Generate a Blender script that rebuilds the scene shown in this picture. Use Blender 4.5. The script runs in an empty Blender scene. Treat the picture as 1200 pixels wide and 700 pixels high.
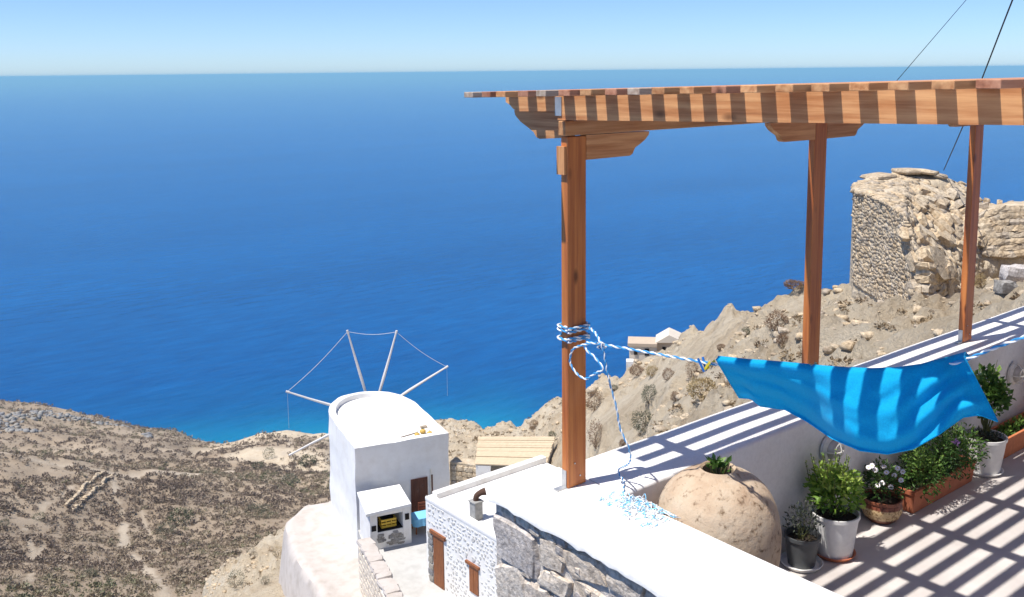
import bpy, bmesh, math, random
import numpy as np
from mathutils import Vector

random.seed(7); rng = np.random.default_rng(7)
scn = bpy.context.scene
COL = scn.collection

# ------------------------------------------------------------------ camera
FPX, PCX, PCY = 1144.0, 600.0, 250.0          # focal length and optical axis in photo pixels (photo cropped at the top)
PITCH, ROLL, ALPHA = math.atan(166 / 1144.0), 0.0105, math.radians(51)
CAM = np.array([-3.499, -3.81, 2.3])
_fw = np.array([math.cos(ALPHA), math.sin(ALPHA), 0]); _rt = np.array([math.sin(ALPHA), -math.cos(ALPHA), 0]); _up = np.array([0, 0, 1.0])
_F = math.cos(PITCH) * _fw - math.sin(PITCH) * _up
_U0 = math.sin(PITCH) * _fw + math.cos(PITCH) * _up
_R = math.cos(ROLL) * _rt - math.sin(ROLL) * _U0
_U = math.cos(ROLL) * _U0 + math.sin(ROLL) * _rt
def ray(x, y): return _F + (x - PCX) / FPX * _R - (y - PCY) / FPX * _U
def onz(x, y, z): d = ray(x, y); return CAM + d * ((z - CAM[2]) / d[2])
def onx(x, y, X): d = ray(x, y); return CAM + d * ((X - CAM[0]) / d[0])
def onplane(x, y, P, n): d = ray(x, y); return CAM + d * (((P - CAM) @ n) / (d @ n))
def atr(x, y, r): d = ray(x, y); return CAM + d * (r / math.hypot(d[0], d[1]))   # at plan distance r

cd = bpy.data.cameras.new('camera'); cam = bpy.data.objects.new('camera', cd); COL.objects.link(cam)
from mathutils import Matrix
M = Matrix(((_R[0], _U[0], -_F[0], CAM[0]), (_R[1], _U[1], -_F[1], CAM[1]), (_R[2], _U[2], -_F[2], CAM[2]), (0, 0, 0, 1)))
cam.matrix_world = M
cd.sensor_width = 36; cd.lens = 36 * FPX / 1200; cd.shift_y = -100 / 1200.0
cd.clip_start = 0.1; cd.clip_end = 400000
scn.camera = cam
scn.render.resolution_x = 1024; scn.render.resolution_y = 597

# ------------------------------------------------------------------ sky and sun
SUN = Vector((-0.42, 0.12, 1.0)).normalized()          # towards the sun
w = bpy.data.worlds.new('World'); scn.world = w; w.use_nodes = True
nt = w.node_tree; nt.nodes.clear()
sky = nt.nodes.new('ShaderNodeTexSky'); sky.sky_type = 'NISHITA'; sky.sun_disc = False
sky.sun_elevation = math.asin(SUN.z); sky.sun_rotation = math.atan2(SUN.x, SUN.y)
sky.altitude = 250; sky.air_density = 0.65; sky.dust_density = 0.35; sky.ozone_density = 9.0
bg = nt.nodes.new('ShaderNodeBackground'); bg.inputs[1].default_value = 0.10
wo = nt.nodes.new('ShaderNodeOutputWorld')
nt.links.new(sky.outputs[0], bg.inputs[0]); nt.links.new(bg.outputs[0], wo.inputs[0])
sd = bpy.data.lights.new('sun', 'SUN'); sd.energy = 3.9; sd.angle = math.radians(0.53); sd.color = (1, 0.955, 0.89)
so = bpy.data.objects.new('sun', sd); COL.objects.link(so); so.rotation_euler = SUN.to_track_quat('Z', 'Y').to_euler()
so.location = (-8, 2, 20)
scn.view_settings.view_transform = 'Standard'; scn.view_settings.look = 'None'
scn.view_settings.exposure = 0.72; scn.view_settings.gamma = 1.0

# ------------------------------------------------------------------ helpers
LOC = {}
def mesh_np(name, V, Fq, mats, mi=None, smooth=False, attrs=None):
    me = bpy.data.meshes.new(name)
    V = np.asarray(V, np.float32)
    if isinstance(Fq, np.ndarray):
        n, k = Fq.shape
        me.vertices.add(len(V)); me.vertices.foreach_set('co', V.ravel())
        me.loops.add(n * k); me.loops.foreach_set('vertex_index', Fq.ravel().astype(np.int32))
        me.polygons.add(n); me.polygons.foreach_set('loop_start', np.arange(0, n * k, k, dtype=np.int32))
        me.update(calc_edges=True)
    else:
        me.from_pydata([tuple(map(float, v)) for v in V], [], Fq); me.update()
    for m in mats: me.materials.append(m)
    if mi is not None: me.polygons.foreach_set('material_index', np.asarray(mi, np.int32))
    if smooth: me.polygons.foreach_set('use_smooth', np.ones(len(me.polygons), bool))
    for an, av in (attrs or {}).items():
        a = me.attributes.new(an, 'FLOAT', 'POINT'); a.data.foreach_set('value', np.asarray(av, np.float32))
    return me

def tag(o, label=None, cat=None, group=None, kind=None):
    if label: o['label'] = label
    if cat: o['category'] = cat
    if group: o['group'] = group
    if kind: o['kind'] = kind
    return o

def thing(name, label, cat, loc, group=None):
    o = bpy.data.objects.new(name, None); COL.objects.link(o)
    loc = tuple(float(c) for c in loc); o.location = loc; o.empty_display_size = 0.1
    LOC[o] = loc
    return tag(o, label, cat, group)

class MB:
    """collects shapes given in world coordinates; build() links them as one mesh object"""
    def __init__(s): s.v = []; s.f = []; s.m = []
    def add(s, V, F, mi=0):
        b = len(s.v); s.v += [tuple(map(float, p)) for p in V]; s.f += [tuple(i + b for i in q) for q in F]; s.m += [mi] * len(F); return s
    def box(s, c, h, ex=(1, 0, 0), ey=(0, 1, 0), ez=(0, 0, 1), mi=0, bev=0.0, jit=0.0):
        c = np.array(c, float); E = [np.array(e, float) / np.linalg.norm(e) for e in (ex, ey, ez)]
        if bev <= 0:
            V = [c + E[0] * h[0] * a + E[1] * h[1] * b + E[2] * h[2] * d for a in (-1, 1) for b in (-1, 1) for d in (-1, 1)]
            F = [(0, 1, 3, 2), (4, 6, 7, 5), (0, 4, 5, 1), (2, 3, 7, 6), (0, 2, 6, 4), (1, 5, 7, 3)]
            return s.add(V, F, mi)
        bm = bmesh.new(); bmesh.ops.create_cube(bm, size=2)
        for v in bm.verts: v.co = Vector((v.co.x * h[0], v.co.y * h[1], v.co.z * h[2]))
        bmesh.ops.bevel(bm, geom=list(bm.edges), offset=bev, segments=1, profile=0.6, affect='EDGES')
        bm.verts.index_update()
        V = [c + E[0] * v.co.x + E[1] * v.co.y + E[2] * v.co.z + (rng.normal(0, jit, 3) if jit else 0) for v in bm.verts]
        F = [tuple(q.index for q in f.verts) for f in bm.faces]; bm.free()
        return s.add(V, F, mi)
    def tube(s, P, r, n=6, mi=0, cap=True, miseq=None):
        P = [np.array(p, float) for p in P]; R = r if hasattr(r, '__len__') else [r] * len(P)
        rings = []; prev = None
        for i, p in enumerate(P):
            t = P[min(i + 1, len(P) - 1)] - P[max(i - 1, 0)]; L = np.linalg.norm(t); t = t / (L if L > 1e-9 else 1)
            if prev is None:
                a = np.cross(t, (0, 0, 1.0)); a = a if np.linalg.norm(a) > 1e-3 else np.cross(t, (1.0, 0, 0))
            else: a = prev - t * (prev @ t)
            a /= np.linalg.norm(a); prev = a; b = np.cross(t, a)
            rings.append([p + R[i] * (math.cos(2 * math.pi * k / n) * a + math.sin(2 * math.pi * k / n) * b) for k in range(n)])
        base = len(s.v)
        for q in rings: s.v += [tuple(map(float, x)) for x in q]
        for i in range(len(P) - 1):
            for k in range(n):
                s.f.append((base + i * n + k, base + i * n + (k + 1) % n, base + (i + 1) * n + (k + 1) % n, base + (i + 1) * n + k))
                s.m.append(miseq[i] if miseq else mi)
        if cap:
            s.f.append(tuple(base + k for k in range(n))[::-1]); s.m.append(mi)
            s.f.append(tuple(base + (len(P) - 1) * n + k for k in range(n))); s.m.append(mi)
        return s
    def lathe(s, prof, c, n=32, mi=0, axis=None, wob=0.0):
        base = len(s.v); k = len(prof)
        for j in range(n):
            a = 2 * math.pi * j / n; wv = 1 + wob * math.sin(2 * a + 1.0) + wob * 0.5 * math.sin(3 * a)
            for r, z in prof:
                p = np.array([r * wv * math.cos(a), r * wv * math.sin(a), z])
                if axis is not None: p = axis @ p
                s.v.append(tuple(map(float, p + np.array(c, float))))
        for j in range(n):
            for i in range(k - 1):
                s.f.append((base + j * k + i, base + ((j + 1) % n) * k + i, base + ((j + 1) % n) * k + i + 1, base + j * k + i + 1)); s.m.append(mi)
        return s
    def prism(s, poly, d, mi=0):
        """extrude a planar polygon (3-D points) by vector d"""
        n = len(poly); A = [np.array(p, float) for p in poly]; B = [p + np.array(d, float) for p in A]
        F = [tuple(range(n))[::-1], tuple(range(n, 2 * n))] + [(i, (i + 1) % n, n + (i + 1) % n, n + i) for i in range(n)]
        return s.add(A + B, F, mi)
    def build(s, name, mats, parent=None, loc=(0, 0, 0), smooth=False, kind=None, label=None):
        mats = mats if isinstance(mats, (list, tuple)) else [mats]
        off = LOC[parent] if parent is not None else tuple(float(c) for c in loc)
        V = np.array(s.v) - np.array(off)
        me = mesh_np(name, V, s.f, mats, s.m)
        bm = bmesh.new(); bm.from_mesh(me); bmesh.ops.recalc_face_normals(bm, faces=bm.faces); bm.to_mesh(me); bm.free()
        if smooth:
            me.polygons.foreach_set('use_smooth', np.ones(len(me.polygons), bool)); me.set_sharp_from_angle(angle=math.radians(40))
        o = bpy.data.objects.new(name, me); COL.objects.link(o)
        if parent is not None: o.parent = parent
        else: o.location = off
        LOC[o] = off
        if kind: o['kind'] = kind
        if label: o['label'] = label
        return o

def np_obj(name, V, F, mats, parent=None, loc=(0, 0, 0), smooth=False, attrs=None, kind=None, mi=None):
    off = LOC[parent] if parent is not None else tuple(float(c) for c in loc)
    o = bpy.data.objects.new(name, mesh_np(name, np.asarray(V) - np.array(off), F, mats, mi, smooth, attrs)); COL.objects.link(o)
    if parent is not None: o.parent = parent
    else: o.location = off
    LOC[o] = off
    if kind: o['kind'] = kind
    return o

# value noise, vectorised
def _h(i, j, k, seed):
    n = (i * 374761393 + j * 668265263 + k * 2147483647 + seed * 1274126177) & 0xffffffff
    n = ((n ^ (n >> 13)) * 1274126177) & 0xffffffff
    return ((n ^ (n >> 16)) & 0xffff) / 65535.0 * 2 - 1
def vnoise(P, scale, seed=0):
    Q = np.asarray(P, float) / scale; I = np.floor(Q).astype(np.int64); f = Q - I; u = f * f * (3 - 2 * f)
    r = 0
    for a in (0, 1):
        for b in (0, 1):
            for c in (0, 1):
                wt = (u[..., 0] if a else 1 - u[..., 0]) * (u[..., 1] if b else 1 - u[..., 1]) * (u[..., 2] if c else 1 - u[..., 2])
                r = r + wt * _h(I[..., 0] + a, I[..., 1] + b, I[..., 2] + c, seed)
    return r
def fbm(P, scale, oct=4, seed=0, gain=0.5):
    t = 0; a = 1
    for o in range(oct): t = t + a * vnoise(P, scale / 2 ** o, seed + o * 17); a *= gain
    return t

# ------------------------------------------------------------------ materials
def new_mat(name):
    m = bpy.data.materials.new(name); m.use_nodes = True; t = m.node_tree; t.nodes.clear()
    o = t.nodes.new('ShaderNodeOutputMaterial'); b = t.nodes.new('ShaderNodeBsdfPrincipled'); t.links.new(b.outputs[0], o.inputs[0])
    return m, t, b
def N(t, typ, **kw):
    n = t.nodes.new(typ)
    for k, v in kw.items():
        if k.startswith('i_'): n.inputs[k[2:].replace('_', ' ')].default_value = v
        else: setattr(n, k, v)
    return n
def ramp(t, fac, stops):
    r = t.nodes.new('ShaderNodeValToRGB'); e = r.color_ramp.elements
    while len(e) < len(stops): e.new(0.5)
    for el, (p, c) in zip(e, stops): el.position = p; el.color = (*c, 1) if len(c) == 3 else c
    t.links.new(fac, r.inputs[0]); return r.outputs[0]
def mapping(t, scale=(1, 1, 1), rot=(0, 0, 0), coord='Object'):
    c = t.nodes.new('ShaderNodeTexCoord'); mp = t.nodes.new('ShaderNodeMapping')
    mp.inputs['Scale'].default_value = scale; mp.inputs['Rotation'].default_value = rot
    t.links.new(c.outputs[coord], mp.inputs[0]); return mp.outputs[0]
def noise(t, vec, scale, detail=4, rough=0.55):
    n = N(t, 'ShaderNodeTexNoise'); n.inputs['Scale'].default_value = scale; n.inputs['Detail'].default_value = detail; n.inputs['Roughness'].default_value = rough
    if vec is not None: t.links.new(vec, n.inputs['Vector'])
    return n.outputs[0]
def mix(t, fac, a, b, blend='MIX'):
    m = N(t, 'ShaderNodeMix', data_type='RGBA', blend_type=blend)
    for sk, v in ((m.inputs[0], fac), (m.inputs[6], a), (m.inputs[7], b)):
        if hasattr(v, 'is_linked') or hasattr(v, 'links'): t.links.new(v, sk)
        else: sk.default_value = v if not isinstance(v, tuple) else ((*v, 1) if len(v) == 3 else v)
    return m.outputs[2]
def bump(t, b, height, strength, dist):
    n = N(t, 'ShaderNodeBump'); n.inputs['Strength'].default_value = strength; n.inputs['Distance'].default_value = dist
    t.links.new(height, n.inputs['Height']); t.links.new(n.outputs[0], b.inputs['Normal'])

def mat_noise(name, stops, scale, rough=0.85, bstr=0.3, bdist=0.01, bscale=None, detail=5, mscale=(1, 1, 1), spec=0.3, tint_attr=None, tint_stops=None):
    m, t, b = new_mat(name); v = mapping(t, mscale)
    c = ramp(t, noise(t, v, scale, detail), stops)
    if tint_attr:
        a = N(t, 'ShaderNodeAttribute', attribute_name=tint_attr); c2 = ramp(t, a.outputs['Fac'], tint_stops); c = mix(t, 0.75, c, c2)
    t.links.new(c, b.inputs['Base Color'])
    b.inputs['Roughness'].default_value = rough; b.inputs['Specular IOR Level'].default_value = spec
    if bstr: bump(t, b, noise(t, v, bscale or scale * 3, 6), bstr, bdist)
    return m

def mat_plaster(name, base=(0.82, 0.81, 0.79), stain=(0.66, 0.63, 0.58), amt=0.35, bs=0.25):
    m, t, b = new_mat(name); v = mapping(t)
    n1 = ramp(t, noise(t, v, 1.7, 7, 0.65), [(0.45, (0, 0, 0)), (0.75, (1, 1, 1))])
    mm = N(t, 'ShaderNodeMath', operation='MULTIPLY'); t.links.new(n1, mm.inputs[0]); mm.inputs[1].default_value = amt
    c = mix(t, mm.outputs[0], base, stain)
    n2 = ramp(t, noise(t, v, 45, 3), [(0.3, (0.93, 0.93, 0.93)), (0.6, (1, 1, 1))])
    c = mix(t, 1.0, c, n2, 'MULTIPLY'); t.links.new(c, b.inputs['Base Color'])
    b.inputs['Roughness'].default_value = 0.9; b.inputs['Specular IOR Level'].default_value = 0.2
    bump(t, b, noise(t, v, 14, 6, 0.6), bs, 0.012)
    return m

def mat_wood(name, axis, light, dark, rough=0.5, spec=0.35):
    m, t, b = new_mat(name)
    sc = [22.0, 22.0, 22.0]; sc[axis] = 1.1
    oi = N(t, 'ShaderNodeObjectInfo'); tc = N(t, 'ShaderNodeTexCoord')
    add = N(t, 'ShaderNodeVectorMath', operation='ADD'); ml = N(t, 'ShaderNodeVectorMath', operation='SCALE')
    cb = N(t, 'ShaderNodeCombineXYZ'); [t.links.new(oi.outputs['Random'], cb.inputs[i]) for i in range(3)]
    t.links.new(cb.outputs[0], ml.inputs[0]); ml.inputs['Scale'].default_value = 13.0
    t.links.new(tc.outputs['Object'], add.inputs[0]); t.links.new(ml.outputs[0], add.inputs[1])
    mp = N(t, 'ShaderNodeMapping'); mp.inputs['Scale'].default_value = sc; t.links.new(add.outputs[0], mp.inputs[0])
    g = noise(t, mp.outputs[0], 1.6, 6, 0.6)
    c = ramp(t, g, [(0.25, tuple(d * 0.7 for d in dark)), (0.38, dark), (0.52, tuple((a + d) / 2 for a, d in zip(light, dark))), (0.68, light)])
    wth = ramp(t, noise(t, add.outputs[0], 2.3, 4, 0.6), [(0.55, (0, 0, 0)), (0.8, (0.22, 0.22, 0.22))]); c = mix(t, wth, c, tuple(0.55 * a + 0.12 for a in light))
    # knots
    sk = [7.0, 7.0, 7.0]; sk[axis] = 3.2
    mk = N(t, 'ShaderNodeMapping'); mk.inputs['Scale'].default_value = sk; t.links.new(add.outputs[0], mk.inputs[0])
    vo = N(t, 'ShaderNodeTexVoronoi'); vo.inputs['Scale'].default_value = 1.0; t.links.new(mk.outputs[0], vo.inputs['Vector'])
    kn = ramp(t, vo.outputs['Distance'], [(0.06, (0.9, 0.9, 0.9)), (0.17, (0, 0, 0))])
    c = mix(t, kn, c, tuple(0.35 * d for d in dark))
    hv = N(t, 'ShaderNodeHueSaturation'); mr = N(t, 'ShaderNodeMapRange'); mr.inputs['To Min'].default_value = 0.8; mr.inputs['To Max'].default_value = 1.15
    t.links.new(oi.outputs['Random'], mr.inputs[0]); t.links.new(mr.outputs[0], hv.inputs['Value']); t.links.new(c, hv.inputs['Color'])
    t.links.new(hv.outputs[0], b.inputs['Base Color'])
    b.inputs['Roughness'].default_value = rough; b.inputs['Specular IOR Level'].default_value = spec
    bump(t, b, g, 0.25, 0.004)
    return m

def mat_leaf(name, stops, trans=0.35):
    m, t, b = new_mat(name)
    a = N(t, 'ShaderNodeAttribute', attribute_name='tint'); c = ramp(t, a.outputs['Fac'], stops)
    t.links.new(c, b.inputs['Base Color']); b.inputs['Roughness'].default_value = 0.5; b.inputs['Specular IOR Level'].default_value = 0.4
    tr = N(t, 'ShaderNodeBsdfTranslucent'); t.links.new(c, tr.inputs[0]); ms = N(t, 'ShaderNodeMixShader'); ms.inputs[0].default_value = trans
    o = [n for n in t.nodes if n.type == 'OUTPUT_MATERIAL'][0]
    t.links.new(b.outputs[0], ms.inputs[1]); t.links.new(tr.outputs[0], ms.inputs[2]); t.links.new(ms.outputs[0], o.inputs[0])
    return m

def flat(name, c, rough=0.6, spec=0.4, metal=0.0, var=0.12):
    m, t, b = new_mat(name); v = mapping(t)
    cc = ramp(t, noise(t, v, 30, 4), [(0.3, tuple(x * (1 - var) for x in c)), (0.7, tuple(min(1, x * (1 + var)) for x in c))])
    t.links.new(cc, b.inputs['Base Color']); b.inputs['Roughness'].default_value = rough; b.inputs['Specular IOR Level'].default_value = spec; b.inputs['Metallic'].default_value = metal
    return m

MT = {}
MT['white'] = mat_plaster('white_plaster', (0.82, 0.81, 0.79), (0.64, 0.60, 0.55), 0.5, 0.5)
MT['white_old'] = mat_plaster('weathered_white_plaster', (0.80, 0.78, 0.75), (0.56, 0.51, 0.45), 0.6, 0.5)
MT['ledge'] = mat_plaster('dusty_plaster', (0.52, 0.47, 0.43), (0.38, 0.33, 0.28), 0.8, 0.8)
MT['court'] = mat_plaster('courtyard_screed', (0.50, 0.49, 0.47), (0.36, 0.35, 0.33), 0.8, 0.6)
MT['floor'] = mat_noise('terrace_screed', [(0.3, (0.46, 0.42, 0.395)), (0.7, (0.57, 0.53, 0.50))], 3.0, 0.8, 0.15, 0.006, 30)
for i, ax in enumerate('xyz'):
    MT['wood_' + ax] = mat_wood('oiled_pine_' + ax, i, (0.70, 0.38, 0.17), (0.46, 0.19, 0.07))
MT['post'] = mat_wood('oiled_pine_post', 2, (0.60, 0.215, 0.055), (0.40, 0.115, 0.03), 0.42, 0.45)
MT['slat_grey'] = mat_wood('weathered_slat', 0, (0.56, 0.46, 0.36), (0.36, 0.25, 0.18), 0.7, 0.2)
MT['slat_red'] = mat_wood('reddish_slat', 0, (0.55, 0.27, 0.16), (0.38, 0.15, 0.08), 0.6, 0.3)
MT['galv'] = flat('galvanised_steel', (0.55, 0.55, 0.54), 0.45, 0.5, 0.7)
MT['mortar'] = mat_noise('lime_mortar', [(0.3, (0.34, 0.30, 0.26)), (0.55, (0.62, 0.57, 0.51))], 16, 0.95, 0.8, 0.03, 25)
def mat_stone(name, a, bb, c, scale=7.0, bdist=0.02):
    m, t, b = new_mat(name); v = mapping(t); oi = N(t, 'ShaderNodeObjectInfo')
    n1 = ramp(t, noise(t, v, scale, 7, 0.7), [(0.3, a), (0.5, bb), (0.7, c)])
    n2 = ramp(t, noise(t, v, scale * 5, 5), [(0.35, (0.62, 0.6, 0.58)), (0.6, (1, 1, 1))])
    cc = mix(t, 1.0, n1, n2, 'MULTIPLY')
    at = N(t, 'ShaderNodeAttribute', attribute_name='tint')
    ad = N(t, 'ShaderNodeMath', operation='ADD'); t.links.new(oi.outputs['Random'], ad.inputs[0]); t.links.new(at.outputs['Fac'], ad.inputs[1])
    fr = N(t, 'ShaderNodeMath', operation='FRACT'); t.links.new(ad.outputs[0], fr.inputs[0])
    tn = ramp(t, fr.outputs[0], [(0.0, (0.78, 0.78, 0.82)), (0.35, (1.0, 0.98, 0.94)), (0.7, (1.1, 1.02, 0.9)), (1.0, (0.9, 0.86, 0.82))])
    cc = mix(t, 1.0, cc, tn, 'MULTIPLY'); t.links.new(cc, b.inputs['Base Color'])
    b.inputs['Roughness'].default_value = 0.92; b.inputs['Specular IOR Level'].default_value = 0.2
    bump(t, b, noise(t, v, scale * 3.5, 7, 0.65), 0.8, bdist)
    return m
MT['stone'] = mat_stone('grey_limestone', (0.50, 0.45, 0.40), (0.66, 0.61, 0.56), (0.76, 0.72, 0.67))
MT['ruin'] = mat_stone('tan_fieldstone', (0.42, 0.34, 0.25), (0.57, 0.48, 0.36), (0.68, 0.60, 0.48), 3.0, 0.05)
MT['rubble'] = mat_noise('ruin_earth', [(0.3, (0.36, 0.28, 0.19)), (0.55, (0.52, 0.43, 0.31)), (0.75, (0.64, 0.55, 0.43))], 2.5, 0.95, 1.0, 0.15, 5)
MT['stone_grey'] = mat_stone('dark_wall_stone', (0.20, 0.20, 0.20), (0.34, 0.34, 0.34), (0.45, 0.44, 0.42), 4.0)
MT['rope_w'] = flat('white_rope_strand', (0.78, 0.80, 0.82), 0.7, 0.3)
MT['rope_b'] = flat('blue_rope_strand', (0.05, 0.30, 0.62), 0.6, 0.3)
MT['terra'] = mat_noise('terracotta', [(0.3, (0.40, 0.12, 0.06)), (0.7, (0.52, 0.19, 0.10))], 9, 0.75, 0.2, 0.004)
MT['urn'] = None
MT['pot_w'] = flat('white_plastic', (0.74, 0.73, 0.71), 0.35, 0.5, 0, 0.05)
MT['pot_g'] = flat('charcoal_plastic', (0.075, 0.08, 0.085), 0.45, 0.4)
MT['soil'] = mat_noise('potting_soil', [(0.3, (0.03, 0.022, 0.016)), (0.7, (0.075, 0.055, 0.04))], 40, 0.95, 1.0, 0.02)
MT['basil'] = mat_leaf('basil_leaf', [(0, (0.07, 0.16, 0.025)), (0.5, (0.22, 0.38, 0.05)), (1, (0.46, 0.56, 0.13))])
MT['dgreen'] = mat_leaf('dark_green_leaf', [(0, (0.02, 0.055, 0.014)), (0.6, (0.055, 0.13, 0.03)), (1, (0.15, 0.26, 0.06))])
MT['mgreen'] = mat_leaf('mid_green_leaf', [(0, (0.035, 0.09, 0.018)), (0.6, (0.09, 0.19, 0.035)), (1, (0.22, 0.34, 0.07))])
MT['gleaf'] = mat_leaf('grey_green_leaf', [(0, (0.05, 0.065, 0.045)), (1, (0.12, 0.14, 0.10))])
MT['purple'] = mat_leaf('purple_black_leaf', [(0, (0.018, 0.008, 0.014)), (1, (0.06, 0.02, 0.035))], 0.15)
MT['petal'] = flat('white_petal', (0.85, 0.82, 0.84), 0.6, 0.2)
MT['petal_p'] = flat('violet_petal', (0.55, 0.32, 0.62), 0.6, 0.2)
MT['stem'] = flat('plant_stem', (0.10, 0.11, 0.04), 0.7, 0.2)
MT['twig'] = flat('dry_twig', (0.20, 0.14, 0.09), 0.9, 0.1)
MT['cage'] = flat('cream_enamel', (0.70, 0.68, 0.62), 0.45, 0.5)
MT['glass_l'] = flat('frosted_lamp_glass', (0.55, 0.52, 0.46), 0.25, 0.5)
MT['pin_y'] = flat('yellow_plastic', (0.80, 0.62, 0.04), 0.4, 0.5)
MT['pin_b'] = flat('blue_plastic', (0.02, 0.16, 0.50), 0.4, 0.5)
MT['pin_w'] = flat('wooden_peg', (0.55, 0.42, 0.22), 0.7, 0.3)
MT['door'] = mat_wood('brown_painted_door', 2, (0.13, 0.045, 0.025), (0.075, 0.025, 0.015), 0.6, 0.3)
MT['door2'] = mat_wood('varnished_door', 2, (0.34, 0.13, 0.05), (0.20, 0.07, 0.03), 0.6, 0.3)
MT['pole'] = flat('bleached_pole', (0.66, 0.63, 0.60), 0.8, 0.2)
MT['wire'] = flat('thin_wire', (0.50, 0.50, 0.50), 0.6, 0.3)
MT['cable'] = flat('black_cable', (0.02, 0.02, 0.022), 0.6, 0.3)
MT['dark'] = flat('near_black', (0.025, 0.02, 0.018), 0.95, 0.1)  # plain near-black for the oven inside, its niches and the far windows
MT['pumpkin'] = flat('pumpkin_skin', (0.55, 0.36, 0.09), 0.6, 0.3)
MT['concrete'] = mat_noise('chimney_render', [(0.3, (0.24, 0.24, 0.23)), (0.7, (0.38, 0.37, 0.35))], 6, 0.95, 0.4, 0.01)
MT['rust'] = flat('rusty_iron', (0.09, 0.05, 0.035), 0.85, 0.2)
MT['cloth_b'] = flat('pale_blue_cloth', (0.20, 0.50, 0.75), 0.8, 0.2)
MT['reed'] = mat_noise('reed_mat', [(0.3, (0.46, 0.35, 0.23)), (0.7, (0.66, 0.55, 0.39))], 4, 0.95, 0.4, 0.02, 20, 5, (1, 14, 1))
MT['ochre'] = mat_plaster('ochre_wall', (0.52, 0.42, 0.32), (0.42, 0.33, 0.25), 0.5)
MT['cream'] = mat_plaster('cream_wall', (0.66, 0.58, 0.48), (0.52, 0.45, 0.37), 0.5)

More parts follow.
